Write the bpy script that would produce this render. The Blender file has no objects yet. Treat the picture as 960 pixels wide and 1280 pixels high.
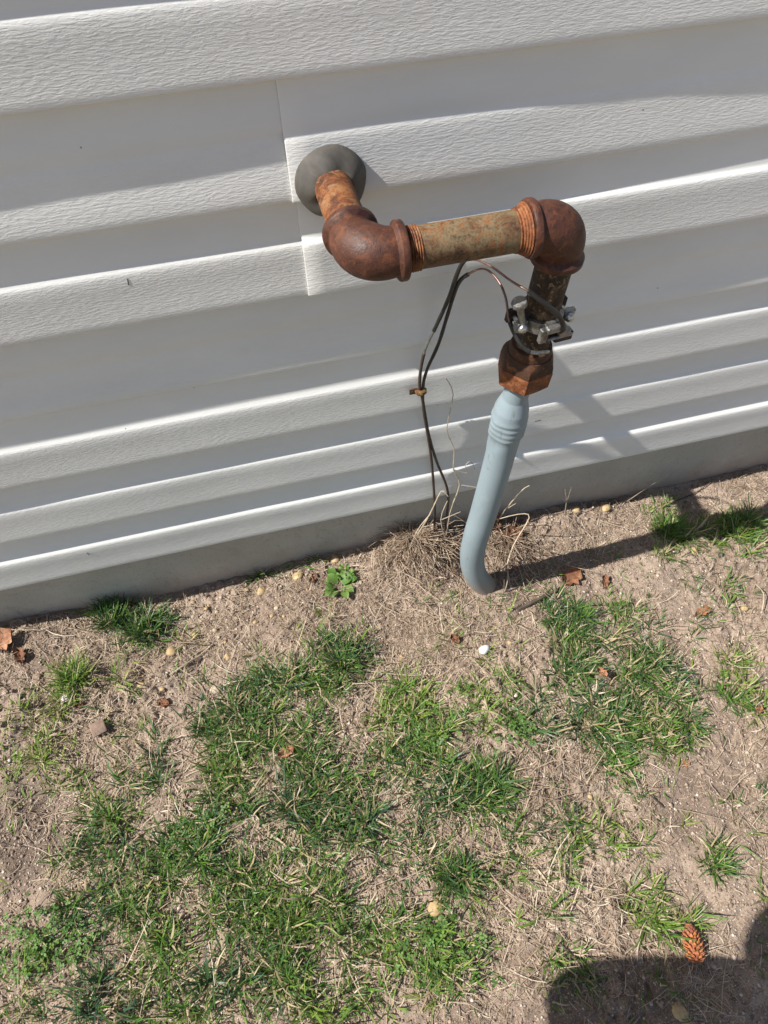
import bpy, math
import numpy as np
from mathutils import Vector, Matrix

S = bpy.context.scene
COL = S.collection
V = Vector
R = math.radians

# ------------------------------------------------------------------ camera
cam_d = bpy.data.cameras.new('camera')
cam = bpy.data.objects.new('camera', cam_d)
COL.objects.link(cam)
S.camera = cam
CAM = V((0.0, -0.7395, 0.3271))
rgt, upv, fwd = V((.96918, -.24613, -.01062)), V((.20877, .79764, .56585)), V((.13080, .55062, -.82444))
m = Matrix((rgt, upv, -fwd)).transposed().to_4x4()
m.translation = CAM
cam.matrix_world = m
cam_d.sensor_fit = 'VERTICAL'
cam_d.sensor_height = 32.0
cam_d.lens = 32.0 * 880.0 / 1280.0
cam_d.clip_start = 0.004
cam_d.clip_end = 500

# ------------------------------------------------------------------ sun and sky
SUN = V((.6555, .0405, -.7542)).normalized()          # direction the light travels
w = bpy.data.worlds.new('World')
S.world = w
w.use_nodes = True
nt = w.node_tree
bg = nt.nodes['Background']
sky = nt.nodes.new('ShaderNodeTexSky')
sky.sky_type = 'NISHITA'
sky.sun_disc = False
sky.sun_elevation = math.asin(-SUN.z)
sky.sun_rotation = math.atan2(-SUN.x, -SUN.y) % (2 * math.pi)
sky.altitude = 50
sky.air_density = 1.0
sky.dust_density = 1.5
nt.links.new(sky.outputs[0], bg.inputs[0])
bg.inputs[1].default_value = 0.072
sd = bpy.data.lights.new('sun', 'SUN')
sd.energy = 4.9
sd.angle = R(0.53)
sd.color = (1.0, .95, .87)
sun = bpy.data.objects.new('sun', sd)
COL.objects.link(sun)
sun.rotation_euler = SUN.to_track_quat('-Z', 'Y').to_euler()
sun.location = (-6, -.5, 6)
S.view_settings.view_transform = 'Standard'
S.view_settings.look = 'None'
S.view_settings.gamma = 1
S.view_settings.exposure = 0.58

rng = np.random.default_rng(11)

# ------------------------------------------------------------------ noise for shapes (numpy value noise)
_T = np.random.default_rng(5).random((256, 256))
def vnoise(x, y):
    xi = np.floor(x).astype(int); yi = np.floor(y).astype(int)
    fx = x - xi; fy = y - yi
    fx = fx * fx * (3 - 2 * fx); fy = fy * fy * (3 - 2 * fy)
    a = _T[xi & 255, yi & 255]; b = _T[(xi + 1) & 255, yi & 255]
    c = _T[xi & 255, (yi + 1) & 255]; d = _T[(xi + 1) & 255, (yi + 1) & 255]
    return (a * (1 - fx) + b * fx) * (1 - fy) + (c * (1 - fx) + d * fx) * fy - .5
def fbm(x, y, f, n=3, g=.5):
    s = 0; a = 1.0
    for k in range(n):
        s = s + a * vnoise(x * f + 17.3 * k, y * f + 9.1 * k); a *= g; f *= 2.03
    return s

def ground_z(x, y):
    x = np.asarray(x, float); y = np.asarray(y, float)
    base = np.interp(x, [-3, -.588, -.224, .043, .3, .578, .873, 1.3, 4], [-.92, -.912, -.942, -.932, -.93, -.940, -.958, -.958, -.94])
    t = np.clip((y + .40) / .40, 0, 1); t = t * t * (3 - 2 * t)
    z = base * t + -.932 * (1 - t)
    z = z + .042 * np.exp(-(((x - .235) / .085) ** 2 + ((y - .0) / .075) ** 2))         # heap by the wires
    z = z + .012 * np.exp(-(((x - .1) / .14) ** 2 + ((y + .05) / .08) ** 2))
    z = z + .013 * np.exp(-(((x - .372) / .030) ** 2 + ((y + .150) / .024) ** 2))
    z = z - .012 * np.exp(-(((x + .5) / .09) ** 2 + ((y + .38) / .08) ** 2))
    ox = np.maximum(np.maximum(-.72 - x, x - 1.25), 0); oy = np.maximum(-1.0 - y, 0)
    fine = np.clip(1 - np.hypot(ox, oy) / .12, 0, 1)           # the mesh is coarse past here: only broad swells
    z = z + .014 * fbm(x, y, 7, 2) * (.3 + .7 * fine)
    z = z + fine * (.0022 * fbm(x + 2, y + 5, 210, 2) + .009 * fbm(x + 3, y + 1, 28, 2) + .0062 * fbm(x + 7, y, 95, 2) * (1 + 1.2 * np.clip(fbm(x, y, 6, 2) * 3, -0.6, 1)))
    return z
def gz(x, y):
    return float(ground_z(np.array([x]), np.array([y]))[0])

# ------------------------------------------------------------------ mesh helpers
class MB:
    def __init__(s):
        s.v = []; s.f = []
    def add(s, v, f):
        n = len(s.v)
        s.v += [V(p) for p in v]
        s.f += [tuple(i + n for i in q) for q in f]
        return s
    def box(s, c, sx, sy, sz, axes=None, bev=0.0):
        ax = axes or (V((1, 0, 0)), V((0, 1, 0)), V((0, 0, 1)))
        c = V(c); h = (sx / 2, sy / 2, sz / 2)
        if bev <= 0:
            vs = [c + ax[0] * (i * h[0]) + ax[1] * (j * h[1]) + ax[2] * (k * h[2]) for k in (-1, 1) for j in (-1, 1) for i in (-1, 1)]
            return s.add(vs, [(0, 2, 3, 1), (4, 5, 7, 6), (0, 1, 5, 4), (2, 6, 7, 3), (0, 4, 6, 2), (1, 3, 7, 5)])
        rings = []
        b = bev
        for k, ins in ((-h[2], b), (-h[2] + b, 0), (h[2] - b, 0), (h[2], b)):
            x, y = h[0] - ins, h[1] - ins
            bb = max(b - ins * .3, b * .5)
            pts = [(x, y - bb), (x - bb, y), (-x + bb, y), (-x, y - bb), (-x, -y + bb), (-x + bb, -y), (x - bb, -y), (x, -y + bb)]
            rings.append([c + ax[0] * p[0] + ax[1] * p[1] + ax[2] * k for p in pts])
        return s.rings(rings)
    def rings(s, rings, cap=True):
        n = len(rings[0]); vs = [p for r in rings for p in r]; fs = []
        for i in range(len(rings) - 1):
            for j in range(n):
                a, b = i * n + j, i * n + (j + 1) % n
                fs.append((a, b, b + n, a + n))
        if cap:
            fs.append(tuple(range(n - 1, -1, -1)))
            fs.append(tuple(range((len(rings) - 1) * n, len(rings) * n)))
        return s.add(vs, fs)
    def tube(s, pts, rad, seg=12, cap=True, wob=0.0):
        pts = [V(p) for p in pts]
        n = len(pts)
        if not hasattr(rad, '__len__'): rad = [rad] * n
        tg = []
        for i in range(n):
            t = pts[min(i + 1, n - 1)] - pts[max(i - 1, 0)]
            tg.append(t.normalized())
        ref = V((0, 0, 1)) if abs(tg[0].z) < .9 else V((1, 0, 0))
        u = tg[0].cross(ref).normalized()
        rs = []
        for i in range(n):
            if i:
                u = (u - tg[i] * u.dot(tg[i])).normalized()
            vv = tg[i].cross(u)
            rs.append([pts[i] + (u * math.cos(2 * math.pi * j / seg) + vv * math.sin(2 * math.pi * j / seg)) * rad[i] * (1 + (rng.uniform(-wob, wob) if wob else 0)) for j in range(seg)])
        return s.rings(rs, cap)
    def lathe(s, p, d, prof, seg=32, sq=None, wob=0.0, phase=0.0):
        """profile = [(distance along d, radius)]"""
        p = V(p); d = V(d).normalized()
        ref = V((0, 0, 1)) if abs(d.z) < .9 else V((1, 0, 0))
        u = d.cross(ref).normalized(); vv = d.cross(u)
        rs = []
        for (t, r) in prof:
            rs.append([p + d * t + (u * math.cos(2 * math.pi * j / seg + phase) + vv * math.sin(2 * math.pi * j / seg + phase)) * r * (1 + (rng.uniform(-wob, wob) if wob else 0)) for j in range(seg)])
        return s.rings(rs)
    def build(s, name, mat, parent=None, smooth=True, angle=40):
        return mesh_obj(name, s.v, s.f, mat, parent, smooth, angle)

def wloc(o):
    l = V((0, 0, 0))
    while o is not None:
        l = l + o.location; o = o.parent
    return l
def mesh_obj(name, vs, fs, mat, parent=None, smooth=True, angle=40, origin=None):
    o0 = wloc(parent) if parent is not None else (V(origin) if origin is not None else V((0, 0, 0)))
    me = bpy.data.meshes.new(name)
    me.from_pydata([tuple(V(p) - o0) for p in vs], [], fs)
    me.update()
    import bmesh
    bm = bmesh.new(); bm.from_mesh(me)
    bmesh.ops.recalc_face_normals(bm, faces=bm.faces)
    bm.to_mesh(me); bm.free()
    if smooth:
        me.shade_smooth()
        me.set_sharp_from_angle(angle=R(angle))
    me.materials.append(mat)
    o = bpy.data.objects.new(name, me)
    COL.objects.link(o)
    if parent is not None: o.parent = parent
    elif origin is not None: o.location = origin
    return o
def fast_mesh(name, co, quads, mat, tint=None, tris=None, normals_smooth=True):
    """big numpy mesh made of quads"""
    me = bpy.data.meshes.new(name)
    nv, nq = len(co), len(quads)
    me.vertices.add(nv); me.vertices.foreach_set('co', np.asarray(co, np.float32).ravel())
    me.loops.add(nq * 4); me.loops.foreach_set('vertex_index', np.asarray(quads, np.int32).ravel())
    me.polygons.add(nq)
    me.polygons.foreach_set('loop_start', np.arange(0, nq * 4, 4, dtype=np.int32))
    me.polygons.foreach_set('use_smooth', np.full(nq, normals_smooth))
    me.update(calc_edges=True)
    if tint is not None:
        a = me.attributes.new('tint', 'FLOAT', 'POINT')
        a.data.foreach_set('value', np.asarray(tint, np.float32))
    me.materials.append(mat)
    o = bpy.data.objects.new(name, me)
    COL.objects.link(o)
    return o
def tag(o, label=None, cat=None, group=None, kind=None):
    if label: o['label'] = label
    if cat: o['category'] = cat
    if group: o['group'] = group
    if kind: o['kind'] = kind
    return o
def thing(name, loc, label, cat, group=None):
    o = bpy.data.objects.new(name, None)
    o.empty_display_size = .03
    o.location = loc
    COL.objects.link(o)
    return tag(o, label, cat, group)
def smooth_path(pts, per=6):
    P = [V(p) for p in pts]; out = []
    for i in range(len(P) - 1):
        a, b, c, d = P[max(i - 1, 0)], P[i], P[i + 1], P[min(i + 2, len(P) - 1)]
        for k in range(per):
            t = k / per
            out.append(.5 * (2 * b + (c - a) * t + (2 * a - 5 * b + 4 * c - d) * t * t + (3 * b - a - 3 * c + d) * t ** 3))
    out.append(P[-1])
    return out

# ------------------------------------------------------------------ materials
def newmat(name):
    mt = bpy.data.materials.new(name); mt.use_nodes = True
    n = mt.node_tree; b = n.nodes['Principled BSDF']
    return mt, n, b
def N(n, t, **kw):
    x = n.nodes.new(t)
    for k, v_ in kw.items():
        if k in x.inputs.keys() if hasattr(x.inputs, 'keys') else False:
            x.inputs[k].default_value = v_
        else:
            setattr(x, k, v_)
    return x
def noise(n, scale, detail=4, rough=.55, vec=None, dist=0.0):
    x = n.nodes.new('ShaderNodeTexNoise')
    x.inputs['Scale'].default_value = scale; x.inputs['Detail'].default_value = detail
    x.inputs['Roughness'].default_value = rough; x.inputs['Distortion'].default_value = dist
    if vec is not None: n.links.new(vec, x.inputs['Vector'])
    return x.outputs['Fac']
def coords(n, scale=(1, 1, 1), rot=(0, 0, 0), out='Object'):
    tc = n.nodes.new('ShaderNodeTexCoord'); mp = n.nodes.new('ShaderNodeMapping')
    mp.inputs['Scale'].default_value = scale; mp.inputs['Rotation'].default_value = rot
    n.links.new(tc.outputs[out], mp.inputs['Vector'])
    return mp.outputs['Vector']
def ramp(n, fac, stops, interp='LINEAR'):
    r = n.nodes.new('ShaderNodeValToRGB'); r.color_ramp.interpolation = interp
    els = r.color_ramp.elements
    while len(els) < len(stops): els.new(.5)
    for e_, (p, c) in zip(els, stops):
        e_.position = p; e_.color = (*c, 1) if len(c) == 3 else c
    n.links.new(fac, r.inputs[0])
    return r.outputs[0]
def g3(v_): return (v_, v_, v_)
def mix(n, fac, a, b, typ='MIX'):
    x = n.nodes.new('ShaderNodeMix'); x.data_type = 'RGBA'; x.blend_type = typ
    for sock, val in ((x.inputs[0], fac), (x.inputs[6], a), (x.inputs[7], b)):
        if hasattr(val, 'node'): n.links.new(val, sock)
        elif isinstance(val, (int, float)): sock.default_value = val
        else: sock.default_value = (*val, 1)
    return x.outputs[2]
def bump(n, b, h, strength=.5, dist=.001, prev=None):
    x = n.nodes.new('ShaderNodeBump'); x.inputs['Strength'].default_value = strength; x.inputs['Distance'].default_value = dist
    n.links.new(h, x.inputs['Height'])
    if prev is not None: n.links.new(prev, x.inputs['Normal'])
    n.links.new(x.outputs[0], b.inputs['Normal'])
    return x.outputs[0]
def mathn(n, op, a, b_=None):
    x = n.nodes.new('ShaderNodeMath'); x.operation = op
    for i, val in enumerate((a, b_)):
        if val is None: continue
        if hasattr(val, 'node'): n.links.new(val, x.inputs[i])
        else: x.inputs[i].default_value = val
    return x.outputs[0]
def simple(name, col, rough=.6, metal=0.0, var=.15, vs=60, bs=.2, bd=.0005, spec=.5):
    mt, n, b = newmat(name)
    f = noise(n, vs, 4, vec=coords(n))
    c = ramp(n, f, [(.3, tuple(x * (1 - var) for x in col)), (.7, tuple(min(1, x * (1 + var)) for x in col))])
    n.links.new(c, b.inputs['Base Color'])
    b.inputs['Roughness'].default_value = rough; b.inputs['Metallic'].default_value = metal
    b.inputs['Specular IOR Level'].default_value = spec
    bump(n, b, noise(n, vs * 4, 3, vec=coords(n)), bs, bd)
    return mt

def vinyl_mat():
    mt, n, b = newmat('vinyl_siding')
    # embossed wood grain: short wavy horizontal strokes
    warp = coords(n, (92, 92, 470))
    g1 = noise(n, 1.0, 2.5, .55, warp, .4)
    g2 = noise(n, 1.0, 2, .5, coords(n, (230, 230, 640)), .3)
    h = mathn(n, 'ADD', ramp(n, g1, [(.42, g3(0)), (.60, g3(1))]), mathn(n, 'MULTIPLY', g2, .5))
    at = n.nodes.new('ShaderNodeAttribute'); at.attribute_name = 'grain'
    h = mathn(n, 'MULTIPLY', h, at.outputs['Fac'])
    bump(n, b, h, 1.0, .00015)
    dirt = noise(n, 4.0, 5, .65, coords(n, (1, 1, 3)))
    c = ramp(n, dirt, [(.30, (.76, .765, .75)), (.62, (.82, .825, .81))])
    v = n.nodes.new('ShaderNodeTexVoronoi'); v.inputs['Scale'].default_value = 26; v.inputs['Randomness'].default_value = 1
    n.links.new(coords(n), v.inputs['Vector'])
    spk = mathn(n, 'LESS_THAN', v.outputs['Distance'], .028)
    rnd = n.nodes.new('ShaderNodeSeparateColor'); n.links.new(v.outputs['Color'], rnd.inputs[0])
    spk = mathn(n, 'MULTIPLY', spk, mathn(n, 'GREATER_THAN', rnd.outputs[0], .62))
    c = mix(n, mathn(n, 'MULTIPLY', spk, .75), c, (.16, .13, .10))
    n.links.new(c, b.inputs['Base Color'])
    b.inputs['Roughness'].default_value = .5
    b.inputs['Specular IOR Level'].default_value = .35
    return mt

def rust_mat(name, cols, scale=38, rough=(.55, .9), spec=.4, bd=.0008, stretch=(1, 1, 1), pos=(.30, .44, .56, .70), spots=.85):
    mt, n, b = newmat(name)
    vec = coords(n, stretch)
    f = noise(n, scale, 7, .66, vec, .6)
    c = ramp(n, f, list(zip(pos, cols)))
    f2 = noise(n, scale * 5, 4, .7, vec)
    c = mix(n, ramp(n, f2, [(.52, g3(0)), (.68, g3(.75))]), c, cols[0])
    f3 = noise(n, scale * 2.3, 5, .6, vec, 1.2)
    c = mix(n, ramp(n, f3, [(.57, g3(0)), (.64, g3(spots))]), c, cols[-1])
    f4 = noise(n, scale * 12, 3, .7, vec)
    c = mix(n, ramp(n, f4, [(.55, g3(0)), (.66, g3(.55 * spots))]), c, cols[0])
    c = mix(n, ramp(n, f4, [(.34, g3(.45)), (.44, g3(0))]), c, cols[2])
    n.links.new(c, b.inputs['Base Color'])
    n.links.new(ramp(n, f, [(.3, g3(rough[0])), (.7, g3(rough[1]))]), b.inputs['Roughness'])
    b.inputs['Specular IOR Level'].default_value = spec
    p = bump(n, b, f2, .7, bd)
    bump(n, b, f, .6, bd * 1.6, p)
    return mt

M = {}
M['vinyl'] = vinyl_mat()
M['rust_tan'] = rust_mat('weathered_galvanised_pipe', [(.038, .018, .011), (.135, .075, .036), (.19, .145, .080), (.23, .078, .024)], 34, pos=(.33, .44, .54, .66))
M['rust_orange'] = rust_mat('orange_rust_pipe', [(.045, .018, .011), (.15, .050, .018), (.27, .105, .034), (.24, .155, .085)], 42, pos=(.34, .45, .55, .68))
M['rust_elbow'] = rust_mat('dark_red_rust', [(.026, .011, .008), (.065, .022, .013), (.098, .033, .016), (.25, .08, .025)], 34, (.36, .8), .5, .0010, pos=(.30, .45, .62, .80), spots=.30)
M['rust_riser'] = rust_mat('dark_flaking_pipe', [(.012, .008, .006), (.035, .022, .014), (.065, .038, .020), (.24, .17, .095)], 50, pos=(.32, .47, .58, .70))
M['rust_nut'] = rust_mat('brown_iron_fitting', [(.022, .011, .007), (.05, .023, .013), (.09, .038, .018), (.20, .075, .025)], 30, pos=(.28, .45, .62, .80))
M['rust_bright'] = rust_mat('bright_orange_rust', [(.05, .020, .011), (.14, .046, .018), (.235, .080, .028), (.32, .15, .065)], 50)

def pipe_paint():
    mt, n, b = newmat('grey_blue_coated_pipe')
    vec = coords(n)
    f = noise(n, 9, 4, .6, vec)
    c = ramp(n, f, [(.3, (.228, .292, .332)), (.7, (.268, .335, .375))])
    sc = noise(n, 60, 5, .7, coords(n, (1.5, 1.5, .35)), .5)
    c = mix(n, ramp(n, sc, [(.64, g3(0)), (.72, g3(.6))]), c, (.13, .135, .125))
    geo = n.nodes.new('ShaderNodeNewGeometry'); sep = n.nodes.new('ShaderNodeSeparateXYZ'); n.links.new(geo.outputs['Position'], sep.inputs[0])
    hgt = mathn(n, 'ADD', mathn(n, 'ADD', sep.outputs[2], 1.0), mathn(n, 'MULTIPLY', noise(n, 55, 6, .75, vec), .16))
    c = mix(n, ramp(n, hgt, [(.155, g3(.8)), (.24, g3(0))]), c, (.30, .235, .18))      # mud splash at the foot
    chalk = noise(n, 22, 6, .7, coords(n, (1, 1, .25)), .8)
    c = mix(n, ramp(n, chalk, [(.57, g3(0)), (.72, g3(.28))]), c, (.42, .45, .46))
    n.links.new(c, b.inputs['Base Color'])
    b.inputs['Roughness'].default_value = .5
    bump(n, b, noise(n, 45, 4, .6, vec), .35, .0009)
    return mt
M['pipe_paint'] = pipe_paint()
def rubber():
    mt, n, b = newmat('grey_rubber_boot')
    f = noise(n, 24, 5, .6, coords(n), .4)
    c = ramp(n, f, [(.3, (.045, .042, .040)), (.5, (.085, .078, .068)), (.68, (.15, .125, .095))])
    n.links.new(c, b.inputs['Base Color']); b.inputs['Roughness'].default_value = .72
    bump(n, b, noise(n, 70, 4, .6, coords(n)), .4, .0008)
    return mt
M['rubber'] = rubber()
M['zinc'] = rust_mat('dull_zinc_metal', [(.10, .095, .085), (.26, .26, .25), (.38, .38, .37), (.30, .27, .22)], 60, (.32, .5), .6, .0003)
for nd in M['zinc'].node_tree.nodes:
    if nd.type == 'BSDF_PRINCIPLED': nd.inputs['Metallic'].default_value = .8
M['bolt'] = simple('bright_screw_metal', (.55, .55, .54), .3, .9, .1, 90)
M['dark_iron'] = rust_mat('dark_iron', [(.012, .010, .009), (.03, .024, .02), (.05, .036, .026), (.12, .07, .04)], 60)
M['insul'] = simple('black_insulation', (.018, .017, .017), .45, 0, .3, 80)
M['copper'] = simple('bare_copper', (.25, .165, .14), .42, .75, .25, 120)
M['wire_brown'] = simple('weathered_brown_wire', (.05, .033, .026), .6, 0, .35, 90)
M['clip'] = rust_mat('rusted_clip', [(.03, .014, .008), (.09, .04, .018), (.16, .085, .03), (.26, .17, .06)], 90)
def concrete():
    mt, n, b = newmat('concrete_foundation')
    vec = coords(n)
    f = noise(n, 6, 6, .65, vec); f2 = noise(n, 160, 4, .7, vec)
    c = ramp(n, f, [(.3, (.43, .405, .35)), (.7, (.56, .53, .46))])
    c = mix(n, ramp(n, f2, [(.58, g3(0)), (.68, g3(.7))]), c, (.19, .17, .135))
    geo = n.nodes.new('ShaderNodeNewGeometry'); sep = n.nodes.new('ShaderNodeSeparateXYZ'); n.links.new(geo.outputs['Position'], sep.inputs[0])
    hgt = mathn(n, 'ADD', sep.outputs[2], mathn(n, 'MULTIPLY', noise(n, 22, 5, .65, vec), .12))
    c = mix(n, ramp(n, mathn(n, 'ADD', hgt, 1.0), [(.10, g3(.75)), (.19, g3(0))]), c, (.36, .27, .20))     # splashed soil
    crk = noise(n, 3.2, 6, .7, vec, 1.5)
    c = mix(n, ramp(n, crk, [(.495, g3(0)), (.50, g3(.45)), (.505, g3(0))]), c, (.22, .20, .17))
    n.links.new(c, b.inputs['Base Color']); b.inputs['Roughness'].default_value = .9
    p = bump(n, b, f2, .5, .001); bump(n, b, noise(n, 30, 5, .6, vec), .6, .003, p)
    return mt
M['concrete'] = concrete()
def soil():
    mt, n, b = newmat('dry_sandy_soil')
    vec = coords(n)
    f = noise(n, 5.5, 6, .62, vec, .3); f2 = noise(n, 75, 6, .72, vec); f3 = noise(n, 420, 3, .7, vec)
    c = ramp(n, f, [(.32, (.20, .148, .115)), (.48, (.325, .25, .197)), (.66, (.43, .34, .27))])
    geo = n.nodes.new('ShaderNodeNewGeometry')
    for (dx, dy, dr, amt) in ((-.545, -.37, .12, .75), (.60, -.56, .13, .45), (.72, -.22, .10, .35)):       # damp darker earth
        vm = n.nodes.new('ShaderNodeVectorMath'); vm.operation = 'DISTANCE'; n.links.new(geo.outputs['Position'], vm.inputs[0]); vm.inputs[1].default_value = (dx, dy, -.935)
        dd = mathn(n, 'ADD', vm.outputs['Value'], mathn(n, 'MULTIPLY', noise(n, 14, 5, .65, vec), .16))
        c = mix(n, ramp(n, dd, [(dr, g3(amt)), (dr + .09, g3(0))]), c, (.15, .115, .095))
    c = mix(n, ramp(n, f2, [(.47, g3(0)), (.64, g3(.7))]), c, (.165, .12, .092))
    c = mix(n, ramp(n, f3, [(.57, g3(0)), (.66, g3(.75))]), c, (.50, .43, .35))
    c = mix(n, ramp(n, f3, [(.34, g3(.8)), (.43, g3(0))]), c, (.12, .09, .07))
    vm = n.nodes.new('ShaderNodeVectorMath'); vm.operation = 'DISTANCE'; n.links.new(geo.outputs['Position'], vm.inputs[0]); vm.inputs[1].default_value = (.2, -.6, -.93)
    dd = mathn(n, 'ADD', vm.outputs['Value'], mathn(n, 'MULTIPLY', noise(n, 1.6, 6, .65, vec), 2.4))
    c = mix(n, ramp(n, mathn(n, 'MULTIPLY', dd, .1), [(.32, g3(0)), (.46, g3(.8))]), c, (.30, .255, .17))      # dormant lawn colour far beyond the frame
    n.links.new(c, b.inputs['Base Color']); b.inputs['Roughness'].default_value = .95
    b.inputs['Specular IOR Level'].default_value = .15
    p = bump(n, b, f3, .7, .0016); bump(n, b, f2, .8, .006, p)
    return mt
M['soil'] = soil()
def tinted(name, stops, transl=.25, rough=.55):
    mt, n, b = newmat(name)
    at = n.nodes.new('ShaderNodeAttribute'); at.attribute_name = 'tint'
    c = ramp(n, at.outputs['Fac'], stops)
    n.links.new(c, b.inputs['Base Color']); b.inputs['Roughness'].default_value = rough
    b.inputs['Specular IOR Level'].default_value = .35
    if transl:
        t = n.nodes.new('ShaderNodeBsdfTranslucent'); n.links.new(c, t.inputs[0])
        ms = n.nodes.new('ShaderNodeMixShader'); ms.inputs[0].default_value = transl
        out = n.nodes['Material Output']
        n.links.new(b.outputs[0], ms.inputs[1]); n.links.new(t.outputs[0], ms.inputs[2]); n.links.new(ms.outputs[0], out.inputs[0])
    return mt
# tint 0 .. 1 : blue-green, dark green, mid green, bright green, yellow green, straw tip
M['grass'] = tinted('grass_blade', rough=.40, stops=[(0, (.055, .108, .066)), (.25, (.064, .135, .038)), (.5, (.102, .20, .038)), (.75, (.155, .265, .042)), (.9, (.24, .31, .07)), (.92, (.36, .29, .16)), (1, (.52, .43, .29))])
M['straw'] = tinted('dry_straw', [(0, (.12, .08, .055)), (.35, (.29, .215, .155)), (.7, (.45, .355, .265)), (1, (.60, .52, .41))], .1, .7)
M['clover'] = tinted('clover_leaf', [(0, (.05, .115, .028)), (.5, (.095, .20, .038)), (1, (.17, .27, .065))], .25, .5)
M['pebble'] = simple('yellow_quartz_pebble', (.46, .335, .175), .65, 0, .34, 90, .4, .001)
M['pebble_pale'] = simple('pale_pebble', (.45, .37, .28), .7, 0, .3, 90, .4, .001)
M['white_chip'] = simple('white_chip', (.70, .70, .68), .5, 0, .06, 80)
M['leaf'] = rust_mat('dry_oak_leaf', [(.17, .07, .035), (.30, .14, .075), (.40, .21, .12), (.46, .29, .18)], 45, (.6, .8), .3)
M['leaf_dark'] = rust_mat('dark_dry_leaf', [(.08, .035, .02), (.17, .075, .04), (.24, .11, .06), (.32, .18, .10)], 45, (.6, .8), .3)
M['twig'] = simple('grey_brown_twig', (.085, .065, .05), .85, 0, .4, 70, .6, .001)
M['vine'] = simple('pale_dry_vine', (.42, .35, .26), .8, 0, .3, 70, .5, .0006)
M['cone'] = simple('orange_cone_scale', (.42, .15, .055), .75, 0, .5, 160, .3)
M['cone_tip'] = simple('brown_cone_scale', (.27, .10, .055), .7, 0, .35, 90, .3)
M['bark'] = simple('brown_wood_chip', (.26, .18, .14), .8, 0, .3, 60, .6, .001)
M['teal'] = simple('teal_plastic', (.02, .17, .14), .4, 0, .1, 60)
M['blue'] = simple('blue_plastic', (.07, .10, .18), .4, 0, .1, 60)
M['nick'] = simple('dark_scuff', (.09, .075, .06), .8, 0, .3, 200)
M['skin'] = simple('skin', (.50, .32, .24), .5, 0, .08, 20)
M['denim'] = simple('denim', (.05, .07, .12), .85, 0, .2, 150, .4)
M['jacket'] = simple('grey_jacket', (.10, .10, .11), .85, 0, .15, 120, .4)
M['hair'] = simple('brown_hair', (.05, .03, .02), .6, 0, .3, 200, .6)
M['shoe'] = simple('dark_shoe', (.04, .035, .03), .6, 0, .2, 60)
M['phone'] = simple('black_phone', (.02, .02, .022), .25, 0, .05, 20, .02)

# ------------------------------------------------------------------ ground
def axis(a, b, step, far):
    core = list(np.arange(a, b + 1e-6, step)); lo = []; hi = []
    d = step; p = a
    while p > -far: d *= 1.35; p -= d; lo.append(p)
    d = step; p = core[-1]
    while p < far: d *= 1.35; p += d; hi.append(p)
    return np.array(lo[::-1] + core + hi)
gx = axis(-.72, 1.25, .0028, 60); gy = axis(-1.0, .06, .0028, 60)
X, Y = np.meshgrid(gx, gy, indexing='ij')
Z = ground_z(np.clip(X, -8, 8), np.clip(Y, -8, .4))
Z = Z + np.where((np.abs(X) > 3) | (np.abs(Y) > 3), .02, 0) * 0
co = np.stack([X.ravel(), Y.ravel(), Z.ravel()], 1)
nx, ny = X.shape
idx = np.arange(nx * ny).reshape(nx, ny)
q = np.stack([idx[:-1, :-1].ravel(), idx[1:, :-1].ravel(), idx[1:, 1:].ravel(), idx[:-1, 1:].ravel()], 1)
tag(fast_mesh('ground', co, q, M['soil']), kind='structure')

# ------------------------------------------------------------------ house wall: foundation and lapped siding boards
EXPO = 0.127
wall = thing('house_wall', (0, 0, -.93), 'off white house wall clad in lapped vinyl boards above a concrete foundation', 'wall')
XL, XR, SEAM = -3.2, 3.8, .0765
f_ = MB(); f_.box((.3, .125, -.98), 7.0, .20, .47)
f_.build('foundation', M['concrete'], wall, smooth=False)
f_ = MB(); f_.box((.3, .135, .64), 7.0, .20, 2.78)
f_.build('sheathing', M['concrete'], wall, smooth=False)
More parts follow.
